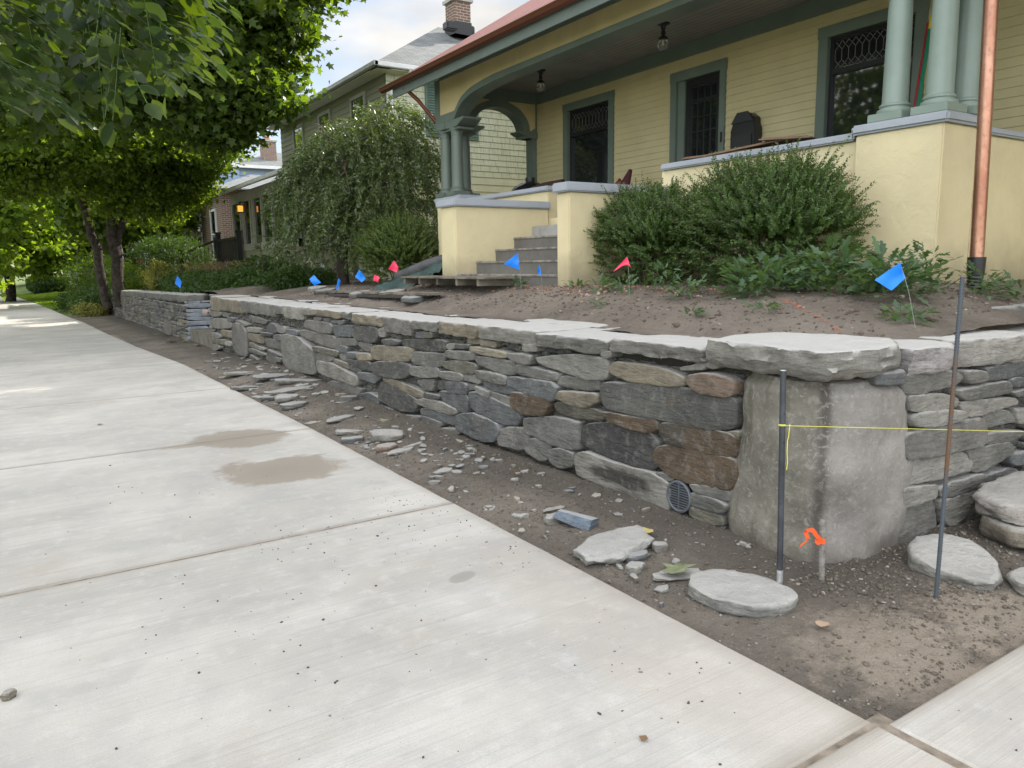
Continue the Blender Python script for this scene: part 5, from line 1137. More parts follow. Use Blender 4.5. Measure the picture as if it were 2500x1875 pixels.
chimney(bl, 13.9, 49.5, 7.6, 9.3, .8); roof_plane('roof', [(11.5, 47.6, 7.5), (22.5, 47.6, 7.5), (19, 52, 9.0), (15, 52, 9.0)], grey, bl); MB().box(11.4, 22.5, 47.45, 47.62, 7.38, 7.56).make('gutter', M['white'], bl); nwin('window', 'y', 48, 13.2, 14.4, 5.2, 6.8, bl)
wh = thing('white_porch_house', 'distant house with white porch posts, seen between the two leaning trunks', 'house', (5, 46, 1)); box('wall', simple('taupe_wall', (.25, .24, .22), .8), wh, 2.9, 11, 47, 56, .4, 6)
mb = MB(); 
for x in (2.7, 3.7, 4.8, 6.0): mb.box(x, x+.18, 45, 45.18, .8, 3.2)
mb.box(2.6, 7, 44.9, 45.3, 3.2, 3.5); mb.make('porch_posts', M['white'], wh); nwin('window', 'y', 47, 3.2, 4.2, 1.6, 3.1, wh); nwin('window', 'y', 47, 5.1, 6.1, 1.6, 3.1, wh)
rr_ = MB().box(4.6, 7, 45.0, 45.06, 1.95, 2.02)
for k in range(12): rr_.box(4.65+k*.2, 4.69+k*.2, 45.0, 45.05, 1.3, 1.95)
rr_.make('railing', simple('red_rail', (.25, .03, .05), .6), wh); roof_plane('roof', [(2.4, 44.6, 3.5), (11.4, 44.6, 3.5), (11.4, 47, 4.4), (2.4, 47, 4.4)], grey, wh); roof_plane('roof', [(2.4, 46.6, 6), (11.4, 46.6, 6), (8, 52, 8.5), (5, 52, 8.5)], grey, wh)
# houses and big trees across the street (they close the view behind the camera and show in the window panes)
ac = thing('white_house', 'white house on the opposite side of the street', 'house', (-24, 46, 0)); box('wall', M['white'], ac, -32, -24, 40, 51, -.2, 8); roof_plane('roof', [(-23.5, 39.5, 8), (-23.5, 51.5, 8), (-28, 51.5, 12), (-28, 39.5, 12)], grey, ac); roof_plane('roof', [(-32.5, 51.5, 8), (-32.5, 39.5, 8), (-28, 39.5, 12), (-28, 51.5, 12)], grey, ac)
for a in (41.5, 44.5, 47.5):
    for z in (1, 4.5): MB().box(-23.99, -23.95, a, a+1.2, z, z+1.7).make('window', glass, ac)

# ---------------------------------------------------------------- stakes, string, flags
steel = simple('stake_steel', (.075, .08, .095), .35, .2, 9, .3, 60, .003, Metallic=.6)
sk = thing('steel_stake', 'black round steel stake with holes and worn silver foot, yellow string tied round it', 'stake', (2.80, 2.09, 0))
MB().tube([(2.80, 2.09, -.05), (2.80, 2.09, .06), (2.795, 2.10, .55), (2.79, 2.11, 1.02)], .0135, 20).make('rod', steel, sk, smooth=True)
MB().tube([(2.80, 2.09, .0), (2.7995, 2.0902, .105)], .0139, 20).make('worn_foot', simple('bare_steel', (.55, .56, .58), .35, .25, 30, Metallic=.7), sk, smooth=True)
MB().tube([(2.79, 2.11, 1.0201), (2.79, 2.11, 1.0225)], .0125, 20).make('rod_top', simple('steel_end', (.5, .5, .5), .5), sk)
dv = Vector((-2.8, -2.1, 0)).normalized()
for i, z in enumerate((.25, .42, .56, .70, .83)): c = Vector((2.7965, 2.098, z))+dv*.0125; MB().tube([c, c+dv*.0016], .0032, 10).make('hole', M['black'], sk)
def rebar(a, b, r, mat, parent, pitch_=.0125):
    a, b = Vector(a), Vector(b); n = int((b-a).length/pitch_); mb = MB().tube([a, b], r, 12); d = (b-a).normalized(); p = d.orthogonal().normalized(); q = d.cross(p)
    for i in range(n):
        c = a+(b-a)*((i+.5)/n); ring = []
        for s_ in (-1, 1):
            mb.tube([c+(p*math.cos(t)+q*math.sin(t)*s_)*r*1.06+d*(t-1.57)*.0022 for t in (0.2, .9, 1.57, 2.2, 2.9)], r*.2, 4)
    return mb.make('ribbed_rod', mat, parent, smooth=True)
t = NT('rebar_steel'); n_ = t.noise(9, 5, .6); zc = t.n('ShaderNodeSeparateXYZ', i_0=t.tc).outputs[2]
rr = t.math('MULTIPLY', t.math('MULTIPLY', t.fr(zc, .50, .62), t.fr(zc, 1.12, 1.0)), t.fr(n_, .38, .55)); rust_m = t.fin(t.mix(rr, (.075, .09, .105), (.15, .078, .04)), .6, t.bump(t.noise(200, 3), .4, .001), Metallic=.25)
rb = thing('rebar', 'tall rusty ribbed rebar leaning slightly, standing in the soil before the return wall', 'rebar', (3.31, 1.65, 0)); rebar((3.31, 1.65, -.04), (3.325, 1.65, 1.42), .0088, rust_m, rb)
MB().tube([(3.325, 1.65, 1.4195), (3.325, 1.65, 1.4225)], .0098, 12).make('cut_end', simple('cut_end', (.30, .20, .15), .7), rb)
sb = thing('rebar', 'short pale ribbed rebar stub with orange ribbon in front of the corner block', 'rebar', (3.06, 2.05, 0)); rebar((3.06, 2.05, -.03), (3.05, 2.057, .30), .0125, simple('pale_rebar', (.24, .22, .20), .6, .25, 30), sb, .016)
rib = simple('orange_ribbon', (.85, .11, .02), .5, .05, 20, .1); 
def strip(pts, wv, w_):
    v = []; 
    for p in pts: v += [Vector(p)-Vector(wv)*w_/2, Vector(p)+Vector(wv)*w_/2]
    return v, [(2*i, 2*i+1, 2*i+3, 2*i+2) for i in range(len(pts)-1)]
lat = Vector((.84, -.545, 0)); 
mb = MB(); c0 = Vector((3.053, 2.055, .20))
mb.tube([c0+Vector((0, 0, -.012)), c0+Vector((0, 0, .014))], .0155, 14, cap=False)
pts = [c0+dv*.016+Vector((0, 0, .0)), c0-lat*.025+dv*.03+Vector((0, 0, .03)), c0-lat*.05+dv*.035+Vector((0, 0, .065)), c0-lat*.085+dv*.035+Vector((0, 0, .06)), c0-lat*.065+dv*.035+Vector((0, 0, .02)), c0-lat*.105+dv*.035+Vector((0, 0, -.015))]
pts = [Vector(p) for p in pts]; sm2 = []
for i in range(len(pts)-1):
    for k in range(4): sm2.append(pts[i].lerp(pts[i+1], k/4))
sm2.append(pts[-1]); mb.add(*strip(sm2, (lat*.4+Vector((0, 0, .85))).normalized(), .022)); mb.add(*strip([c0+dv*.016, c0-lat*.02+dv*.022-Vector((0, 0, .004)), c0-lat*.035+dv*.02+Vector((0, 0, .006))], (0, 0, 1), .02))
tag(mb.make('ribbon', rib), 'bright orange plastic ribbon tied round the short rebar stub', 'ribbon')
syel = simple('yellow_string', (.70, .68, .08), .6, .05); A0 = Vector((2.79, 2.105, .777)); B0 = Vector((3.312, 1.66, .762)); C0 = A0+(Vector((4.38, 1.8, .59))-A0)*2.5
mb = MB().tube([A0+dv*.014, A0+dv*.014+lat*.02, C0], .0014, 6)
mb.lathe([(.0145, -.002), (.0165, 0), (.0145, .002)], A0, 16, False); mb.lathe([(.0145, .003), (.016, .004), (.0145, .006)], A0, 16, False)
k0 = A0+lat*.034+dv*.014; mb.lathe([(0, -.006), (.005, 0), (0, .006)], k0, 8, False)
mb.tube([k0, k0+Vector((-.004, 0, -.05)), k0+Vector((-.008, .002, -.065)), k0+Vector((-.010, 0, -.12)), k0+Vector((-.004, 0, -.165)), k0+Vector((-.008, 0, -.20))], .0018, 6)
tag(mb.make('string', syel), 'bright yellow mason line tied to the steel stake and stretched past the tall rebar', 'string')
blue_f = NT('blue_flag'); fb = blue_f.fin((.0, .20, .80), .45); pink_f = NT('pink_flag'); fpk = pink_f.fin((.90, .045, .13), .45); wire = simple('flag_wire', (.25, .25, .24), .5)
def flag(top, base, sheet, mat, label, fold=.25, seed=0):
    """sheet: four corners relative to the top of the wire, in (side, up) metres, side to the viewer's right"""
    t_, b_ = Vector(top), Vector(base); f = thing('marker_flag', label, 'flag', b_, group='utility marker flags in the soil')
    MB().tube([b_-Vector((0, 0, .05)), b_.lerp(t_, .5)+Vector((.006, 0, 0)), t_], .0017, 5).make('flag_wire', wire, f)
    n = 7; V = []; c = [Vector((p[0], p[1], 0)) for p in sheet]
    for j in range(n+1):
        for i in range(n+1):
            u, v = i/n, j/n; p = c[0].lerp(c[1], u).lerp(c[3].lerp(c[2], u), v); d = fold*.03*math.sin(u*5+seed)+.012*math.sin(v*4+seed*2+u*3)*fold*2
            V.append(t_+lat*p.x+Vector((0, 0, p.y))+dv*d)
    F = [(j*(n+1)+i, j*(n+1)+i+1, (j+1)*(n+1)+i+1, (j+1)*(n+1)+i) for j in range(n) for i in range(n)]
    link('flag_sheet', mesh('flag_sheet', V, F), mat, f, smooth=True)
flag((4.40, 2.545, 1.475), (4.46, 2.46, 1.14), [(.0, .0), (.04, -.09), (-.04, -.165), (-.145, -.10)], fb, 'large blue marker flag among the thistles near the rebar', seed=1)
flag((4.6, 6.93, 1.62), (4.62, 6.90, 1.25), [(.0, .0), (.01, -.11), (.015, -.185), (-.15, -.12)], fb, 'blue marker flag in front of the lower steps, larger of the two there', seed=2)
flag((4.6, 6.53, 1.49), (4.62, 6.5, 1.25), [(.0, .0), (.03, -.10), (.01, -.115), (-.02, -.08)], fb, 'small folded blue marker flag in front of the steps near the right cheek', seed=3)
flag((4.6, 5.17, 1.55), (4.62, 5.15, 1.2), [(.0, .0), (.035, -.10), (.0, -.06), (-.125, -.13)], fpk, 'red-pink marker flag in front of the left big shrub', seed=4)
flag((3.97, 11.8, 1.375), (3.85, 12.0, 1.02), [(.0, .0), (.11, -.12), (-.0, -.17), (-.07, -.06)], fb, 'blue marker flag left of the thin folded one, in front of the olive porch base', seed=5)
flag((4.15, 11.2, 1.325), (4.12, 11.2, 1.03), [(.0, .0), (.03, -.03), (-.015, -.17), (-.045, -.17)], fb, 'thin edge-on blue marker flag in the middle of the three left of the tarp', seed=6)
flag((4.42, 11.0, 1.455), (4.25, 11.2, 1.05), [(.0, .0), (.08, -.14), (.02, -.20), (-.075, -.11)], fb, 'blue marker flag directly left of the small pink flag', seed=7)
flag((4.95, 11.7, 1.365), (5.1, 11.8, 1.1), [(.0, .0), (.09, -.055), (.05, -.13), (-.02, -.10)], fpk, 'small pink marker flag lowest between blue flag and shrub', seed=8)
flag((5.35, 11.8, 1.585), (5.42, 11.9, 1.15), [(.0, .0), (.08, -.11), (.04, -.20), (-.10, -.14)], fpk, 'larger pink marker flag highest in front of the privet shrub', seed=9)
flag((3.18, 19.0, 1.34), (3.23, 19.0, .9), [(.0, .0), (.09, -.12), (.06, -.28), (-.08, -.17)], fb, 'blue marker flag far away above the far stretch of wall', seed=10)
# ---- boards, pallet, rolled tarp
wood = simple('weathered_wood', (.20, .175, .14), .9, .3, 5, .6, 40, .004); wood2 = simple('plywood', (.40, .32, .21), .85, .2, 3, .4, 60, .003)
pal = thing('pallet', 'low grey wooden pallet lying at the foot of the stairs', 'pallet', (4.7, 8.4, 1.28))
for k in range(6): box('board', wood, pal, 4.42+k*.085, 4.50+k*.085, 7.35, 9.55, 1.335, 1.357)
for k, y in enumerate((7.5, 8.0, 8.5, 9.0, 9.45)): box('bearer', wood, pal, 4.44, 4.90, y, y+.05, 1.255, 1.334)
bd = MB(); bd.bar((4.16, 8.0, 1.165), (4.35, 12.1, 1.10), .24, .03); tag(bd.make('plank', wood), 'long weathered plank lying on the soil in front of the pallet, upper one', 'plank')
bd = MB(); bd.bar((4.12, 8.4, 1.125), (4.25, 11.6, 1.06), .26, .035); tag(bd.make('plank', simple('plank_gap_shade', (.06, .052, .045), .9), None), 'dark strip painting the shaded gap under the long weathered plank', 'plank')  # dark board added to paint the black gap below the upper plank
tarp = simple('tarp_cloth', (.085, .085, .09), .6, .3, 4, .5, 20, .01)
tb = thing('rolled_tarp', 'grey rolled tarpaulin with loose green flap lying beside the left pier', 'tarp', (5.2, 9.9, 1.3))
pts = [Vector((5.35, 9.62, 1.62)), Vector((5.1, 10.05, 1.50)), Vector((4.95, 10.45, 1.38)), Vector((4.9, 10.7, 1.33))]
MB().tube(pts, [.085, .09, .085, .07], 18).make('tarp_roll', tarp, tb, smooth=True); MB().tube([p+Vector((.03, -.1, -.13)) for p in pts], [.10, .09, .08, .05], 14).make('tarp_roll', M['black'], tb, smooth=True)
v = []; n = 9
for j in range(n):
    for i in range(n): u, w_ = i/(n-1), j/(n-1); p = Vector((5.2, 9.65, 1.55)).lerp(Vector((4.75, 10.9, 1.26)), u)+Vector((-.25, .0, -.22))*w_; v.append(p+Vector((0, 0, .035*math.sin(w_*9+u*4)+.02*math.sin(u*13))))
link('tarp_flap', mesh('tarp_flap', v, [(j*n+i, j*n+i+1, (j+1)*n+i+1, (j+1)*n+i) for j in range(n-1) for i in range(n-1)]), simple('tarp_green', (.05, .085, .08), .45, .3, 4, .4, 15, .01), tb, smooth=True)
MB().add([(4.28, 2.62, 1.052), (6.6, 2.50, 1.045), (6.6, 2.95, 1.06), (5.1, 3.0, 1.066), (4.28, 2.62, 1.066), (6.6, 2.50, 1.060), (6.6, 2.95, 1.075), (5.1, 3.0, 1.081)], [(0, 1, 2, 3), (4, 5, 6, 7), (0, 1, 5, 4), (1, 2, 6, 5), (2, 3, 7, 6), (3, 0, 4, 7)]).make('plywood_sheet', wood2)
tag(bpy.data.objects['plywood_sheet'], 'pale plywood sheet lying on the soil behind the return wall capstones', 'plywood')
loose_poly([(5.55, 2.5), (5.7, 2.75), (6.5, 2.7), (6.5, 2.45)], 1.08, .08, 1701, TINTS['g'], 'grey slab resting on the plywood sheet at the right edge')
for k, (x, y, a, b, lb) in enumerate(((4.25, 9.4, .4, .3, 'flat grey rock on the soil behind the capstones, nearest the house planks'), (4.1, 8.4, .5, .35, 'bluish flat rock set in the soil just behind the capstones'), (4.15, 10.4, .42, .3, 'dark flat rock beside the black gap at the plank end'), (4.35, 12.4, .45, .35, 'rock at the near corner of the return, beyond the plank'), (4.45, 13.1, .5, .4, 'rounded rock beside the garden path on the return stones'))):
    loose((x, y), a, b, .10, .3*k, 1710+k, TINTS['gugdl'[k]], lb, z=gz_(x, y)-.03, tilt=(.1, .05))

# ---------------------------------------------------------------- foliage
def rotframe(D, Nv):
    D = D/np.linalg.norm(D, axis=1, keepdims=True); X = np.cross(D, Nv); X /= np.linalg.norm(X, axis=1, keepdims=True)+1e-9; Z = np.cross(X, D); return X, D, Z
TEMPL = {
 'oval': (np.array([(0, 0, 0), (0, 1, -.06), (-.5, .42, .10), (.5, .42, .10), (0, .5, -.02)]), np.array([(0, 3, 4), (3, 1, 4), (1, 2, 4), (2, 0, 4)])),
 'big': (np.array([(0, 0, 0), (.34, .18, .05), (.5, .45, .07), (.33, .78, .03), (0, 1, -.12), (-.33, .78, .03), (-.5, .45, .07), (-.34, .18, .05), (0, .3, -.01), (0, .6, -.02), (0, .85, -.06)]),
         np.array([(0, 1, 8), (1, 2, 8), (2, 9, 8), (2, 3, 9), (3, 10, 9), (3, 4, 10), (4, 5, 10), (5, 9, 10), (5, 6, 9), (6, 8, 9), (6, 7, 8), (7, 0, 8)])),
 'narrow': (np.array([(0, 0, 0), (.5, .4, .08), (0, 1, -.15), (-.5, .4, .08)]), np.array([(0, 1, 2), (0, 2, 3)])),
 'maple': (np.array([(0, 0, 0), (.42, .05, .04), (.28, .32, .02), (.62, .62, .05), (.22, .60, .0), (0, 1, -.08), (-.22, .60, .0), (-.62, .62, .05), (-.28, .32, .02), (-.42, .05, .04), (0, .35, 0)]), np.array([(0, 1, 10), (1, 2, 10), (2, 3, 10), (3, 4, 10), (4, 5, 10), (5, 6, 10), (6, 7, 10), (7, 8, 10), (8, 9, 10), (9, 0, 10)])),
 'lobed': (np.array([(0, 0, 0), (.16, .15, .03), (.5, .3, .08), (.2, .42, .03), (.55, .62, .08), (.18, .72, .02), (.25, .9, 0), (0, 1, -.1), (-.25, .9, 0), (-.18, .72, .02), (-.55, .62, .08), (-.2, .42, .03), (-.5, .3, .08), (-.16, .15, .03), (0, .45, -.02)]), np.array([(i, i+1, 14) for i in range(13)]+[(13, 0, 14)])),
 'blade': (np.array([(-.5, 0, 0), (.5, 0, 0), (.35, .5, .12), (0, 1, .0), (-.35, .5, .12)]), np.array([(0, 1, 2), (0, 2, 4), (4, 2, 3)])),
}
def leaves(name, P, D, Nv, Ln, Wd, mat, parent=None, tm='oval', curl=0.):
    T, F = TEMPL[tm]; X, Y, Z = rotframe(np.asarray(D, float), np.asarray(Nv, float)); N = len(P)
    Ln = np.broadcast_to(Ln, N)[:, None, None]; Wd = np.broadcast_to(Wd, N)[:, None, None]
    V = np.asarray(P)[:, None]+X[:, None]*T[None, :, 0:1]*Wd+Y[:, None]*T[None, :, 1:2]*Ln+Z[:, None]*(T[None, :, 2:3]*Wd)
    FF = (F[None]+len(T)*np.arange(N)[:, None, None]).reshape(-1, 3)
    return link(name, fastmesh(name, V.reshape(-1, 3), FF), mat, parent)
def unit(n): v = rng.normal(size=(n, 3)); return v/np.linalg.norm(v, axis=1, keepdims=True)
def clouds(ells, per, clump=.35, shell=.55):
    """points gathered in clumps inside ellipsoids [(cx,cy,cz,rx,ry,rz,weight)], pushed towards the outside"""
    out_ = []
    for (cx, cy, cz, rx, ry, rz, wt) in ells:
        k = max(4, int(per*wt/30)); u = unit(k)*(shell+(1-shell)*rng.random((k, 1))**.7); C_ = u*[rx, ry, rz]+[cx, cy, cz]
        sc = clump*rng.uniform(.5, 1.3, (k, 1, 1)); pts = C_[:, None]+rng.normal(size=(k, 30, 3))*sc*[1, 1, .45]; out_.append(pts.reshape(-1, 3))
    return np.concatenate(out_)
def crown(name, ells, per, size, mat, parent, tm='oval', clump=.4, shell=.5, droop=.5, keep=None, asp=.75):
    P_ = clouds(ells, per, clump, shell)
    if keep is not None: P_ = P_[keep(P_)]
    n = len(P_); D = unit(n); D[:, 2] -= droop; Nv = unit(n)*.75; Nv[:, 2] += .9
    s = size*rng.uniform(.6, 1.25, n); return leaves(name, P_, D, Nv, s, s*asp, mat, parent, tm)
def trunk(parent, pts, rad, mat=None, name='trunk', n=12, wob=.03):
    P_ = [Vector(p) for p in pts]; Q = []; Rr = []
    for i in range(len(P_)-1):
        for k in range(4): t_ = k/4; p = P_[i].lerp(P_[i+1], t_); q = mnoise.noise_vector(p*1.3)*wob*3; Q.append(p+q); Rr.append((rad[i]*(1-t_)+rad[i+1]*t_)*(1+.18*mnoise.noise(p*3)))
    Q.append(P_[-1]); Rr.append(rad[-1]); return MB().tube(Q, Rr, n).make(name, mat or M['bark'], parent, smooth=True)
def limbs(parent, base, ends, r0, mat=None):
    mb = MB()
    for e in ends:
        b, e = Vector(base), Vector(e); m = b.lerp(e, .5)+Vector((0, 0, .12*(e-b).length)); q = [b, b.lerp(m, .6)+mnoise.noise_vector(m)*.1, m, m.lerp(e, .5)+mnoise.noise_vector(e)*.15, e]; mb.tube(q, [r0, r0*.8, r0*.6, r0*.35, r0*.12], 8)
        for k in range(3): s = q[2+k//2]; d = e+Vector(rng.uniform(-1, 1, 3))*.35*(e-b).length; mb.tube([s, s.lerp(d, .5)+Vector((0, 0, .1)), d], [r0*.35, r0*.2, r0*.06], 6)
    return mb.make('branch', mat or M['bark'], parent, smooth=True)
def in_view(P_, m=.12):
    """drops leaves nobody could see from near the pavement: far outside the photograph's field of view"""
    d = P_-np.array([0, 0, 1.5]); f = d@np.array(f_); x = d@np.array(r2)/np.maximum(f, .1); y = d@np.array(u2)/np.maximum(f, .1)
    return (f > .3) & (abs(x) < .676+m+.25) & (abs(y) < .507+m+.3)

# overhanging branch with large leaflets, top left
t1 = thing('street_tree', 'tree overhanging the sidewalk with big oval leaflets glowing yellow-green, nearest at top left', 'tree', (-2.6, 4.6, 0))
trunk(t1, [(-2.6, 4.6, -.1), (-2.5, 4.6, 1.6), (-2.3, 4.7, 3.2), (-1.8, 4.8, 4.4)], [.22, .17, .15, .12])
P_ = []; D_ = []; tw = MB()
def elow(a): return np.interp(a, [-.3, .05, .10, .16, .20, .235, .26], [.150, .150, .175, .185, .21, .235, .265])
NB = 520
for k in range(NB):
    y = rng.uniform(2.7, 5.6) if k > 90 else rng.uniform(2.6, 3.6); a = -.16+.365*rng.random()**.8; x = a*y
    e0 = elow(a+.02)+.045+.02*rng.random(); e1 = .47 if a < .15 else .36
    z = 1.5+y*(e0+(e1-e0)*rng.random()**(1.0 if k > 60 else 3))
    base = np.array([x, y, z]); az = rng.uniform(0, 6.28); dirv = np.array([.6*math.cos(az)+.45, .6*math.sin(az)-.1, -.45-.35*rng.random()]); dirv /= np.linalg.norm(dirv)
    side_ = np.cross(dirv, [0, 0, 1]); side_ /= np.linalg.norm(side_); ln_ = rng.uniform(.16, .24); tilt_ = rng.normal(size=3)*.22
    tw.tube([base-dirv*.05, base+dirv*ln_*.5, base+dirv*ln_], .0013, 4, cap=False)
    upv = np.cross(side_, dirv)+tilt_
    for j in range(7):
        p = base+dirv*ln_*(j//2)/3.2 if j < 6 else base+dirv*ln_; d = dirv*.75+side_*(1 if j % 2 else -1)*.8 if j < 6 else dirv
        P_.append(p); D_.append((d+rng.normal(size=3)*.12, upv+rng.normal(size=3)*.18, rng.uniform(.048, .078)*(1.15 if j == 6 else 1)))
P_ = np.array(P_); s = np.array([d[2] for d in D_]); leaves('foliage', P_, [d[0] for d in D_], [d[1] for d in D_], s, s*.62, M['leaf_fore'], t1, 'big')
tw.make('leaf_stalks', M['leaf_shrub'], t1)['kind'] = 'stuff'
mb = MB()
for (a, b, c, r) in (((-1.8, 4.8, 4.4), (-.6, 4.3, 3.6), (.75, 3.7, 2.75), .035), ((-1.8, 4.8, 4.4), (-.7, 3.9, 3.3), (.35, 3.2, 2.35), .025), ((-1.8, 4.8, 4.4), (-.5, 4.9, 3.5), (.6, 4.9, 2.7), .025), ((-1.8, 4.8, 4.4), (-.2, 5.4, 4.2), (.9, 5.2, 3.4), .025)):
    a, b, c = Vector(a), Vector(b), Vector(c); q = [a.lerp(b, t_).lerp(b.lerp(c, t_), t_)+mnoise.noise_vector(Vector((t_*4, r*99, 0)))*.05 for t_ in [i/10 for i in range(11)]]; mb.tube(q, [r*(1-.085*i) for i in range(11)], 7)
mb.make('branch', M['bark'], t1, smooth=True)
# the big maple behind it
t2 = thing('maple_tree', 'large dark green maple whose crown reaches over the neighbour\'s front yard against the sky', 'tree', (1.2, 19, 0))
ells = [(2.2, 16.8, 8.2, 3.6, 3.2, 3.2, 1.5), (4.6, 17.0, 8.0, 2.0, 2.0, 2.2, .9), (4.6, 17.2, 6.4, 1.5, 1.6, 1.3, .6), (4.55, 17.2, 5.1, 1.0, 1.3, .6, .3), (3.8, 17.2, 4.5, .9, 1.2, .5, .22), (6.3, 17.2, 8.4, 1.3, 1.4, 1.2, .4), (3.6, 17.0, 5.4, 1.7, 1.8, 1.2, .6), (2.6, 17.5, 5.4, 2.2, 2.2, 1.2, .55), (0.4, 18, 6.6, 3.2, 3, 2.6, 1.2), (-1.8, 17, 5.4, 2.0, 2.6, 1.6, .7), (5.6, 17.2, 9.2, 1.7, 1.6, 1.4, .5)]
crown('foliage', ells, 9500, .16, M['leaf_maple'], t2, 'maple', .24, .35, .5, in_view, 1.0)
trunk(t2, [(-2.9, 19, -.1), (-2.7, 19, 2.5), (-1.5, 18.5, 5), (.5, 18, 7.5), (2.5, 17.5, 9.5)], [.38, .30, .26, .18, .08]); limbs(t2, (-.5, 18.2, 6.2), [(3.6, 17, 5.4), (4.0, 17, 7.2), (2.5, 16.5, 5), (-1, 16, 4.5), (3.2, 17, 8.4), (1, 16, 8)], .11)
# shaggy-barked pair of trunks with lighter crown
t3 = thing('birch_tree', 'leaning shaggy-barked tree left of the upright one in the planted bed', 'tree', (2.4, 27, .6)); trunk(t3, [(2.45, 27, .3), (2.30, 27, 1.8), (2.12, 27, 2.8), (2.0, 27, 3.9), (1.7, 27, 6), (1.2, 27, 8)], [.15, .13, .12, .11, .09, .05], wob=.06)
crown('foliage', [(.6, 26.5, 6.6, 2.8, 2.6, 2.2, 1), (1.4, 26, 5.0, 2.2, 2, 1.2, .7), (-1.4, 27, 5.5, 1.8, 2, 1.8, .5), (.2, 26, 4.1, 1.2, 1.4, .6, .3), (1.8, 24, 5.6, 2.4, 2, 1.6, .6)], 11000, .15, M['leaf_birch'], t3, 'oval', .28, .35, .5, in_view, .8); limbs(t3, (1.9, 27, 4.5), [(0, 26, 5.5), (3, 26, 6), (.5, 25.5, 4.4)], .07)
t4 = thing('birch_tree', 'upright shaggy-barked tree with forked trunk right of the leaning one', 'tree', (2.8, 26.6, .6)); trunk(t4, [(2.75, 26.8, .3), (2.75, 26.8, 1.8), (2.72, 26.8, 3.2), (2.7, 26.8, 5), (2.8, 26.8, 8)], [.19, .155, .14, .12, .06], wob=.05); trunk(t4, [(2.8, 26.8, 2.0), (3.05, 26.8, 3.1), (3.3, 26.8, 4.4), (4, 26.8, 7)], [.11, .10, .09, .04], wob=.05)
crown('foliage', [(4.2, 26, 6.2, 3.0, 2.6, 2.0, 1.1), (4.6, 25, 4.9, 1.5, 1.8, .9, .5), (3.2, 25.5, 4.6, 2.4, 2, 1.2, .8), (4.4, 25.4, 3.9, 1.0, 1.2, .6, .3), (3.5, 26.4, 3.5, 1.5, 1.2, .7, .25)], 12000, .14, M['leaf_birch'], t4, 'oval', .26, .3, .5, in_view, .8); limbs(t4, (2.9, 26.8, 4.2), [(5.5, 25, 5), (4, 25, 6), (2, 25.5, 5), (5.2, 24.5, 4)], .07)
for k, (x, y, z, r, mt, lb, tr) in enumerate(((-2.2, 38, 5.6, 3.4, 'leaf_far', 'sunlit yellow-green tree by the sidewalk at the left edge, nearer of the far ones', 0), (-.2, 46, 3.8, 3.0, 'leaf_far', 'bright low-branched street tree behind the sunlit one at left', 0), (4.5, 68, 7.5, 5.0, 'leaf_birch', 'broad green tree far down the street behind the hedge', 0), (-6, 60, 8, 6.5, 'leaf_birch', 'tall tree at the far end of the street on the left', 0), (15, 76, 9, 7, 'leaf_maple', 'dark tall tree behind the brick house', 0), (-1.5, 85, 7.5, 8, 'leaf_birch', 'farthest tree closing the view down the sidewalk', 0), (4.3, 37, 4.6, 2.6, 'leaf_birch', 'green tree between the trunks and the brick house', 0), (9, 82, 7, 7, 'leaf_maple', 'dark tree behind the distant white-porched house', 0), (24.5, 24, 10.2, 3.4, 'leaf_maple', 'tree top rising behind the red roof', 0), (14.2, 15.0, 7.4, 2.3, 'leaf_maple', 'unseen tree added between the yellow and the cream house to block the sun', 0))):  # last tree is unseen, added to block sun between the two houses
    tt = thing('tree', lb, 'tree', (x, y, 0)); sz = .14+.0035*y; rz_ = r*.8
    crown('foliage', [(x, y, z, r, r, rz_, 1), (x+r*.4, y-r*.4, z-r*.35, r*.6, r*.6, r*.5, .5), (x-r*.4, y-r*.3, z-r*.2, r*.6, r*.6, r*.5, .4)]+([(x, y, 2.2, r*.7, r*.7, 1.5, .4)] if y == 38 else []), 8500, sz, M[mt], tt, 'oval', .4, .4, .4, None, .85)
    trunk(tt, [(x, y, -.3), (x+.1, y, z*.5), (x, y, z+r*.4)], [.25, .2, .08])
for k, (x, y, r, lb) in enumerate(((-23, 14, 5.0, 'tree across the road from the corner'), (-22, 22, 5.5, 'tall tree opposite, nearest the yellow house'), (-22, 32, 5.5, 'second tall tree on the far verge of the street'), (-21, 55, 5.0, 'tree beyond the white house opposite'))):
    tt = thing('tree', lb, 'tree', (x, y, 0)); crown('foliage', [(x, y, 8.0, r, r, r*1.2, 1)], 9000, .36, M['leaf_maple'], tt, 'oval', .6, .3, .4, None, .9); trunk(tt, [(x, y, -.3), (x, y, 5)], [.3, .2])
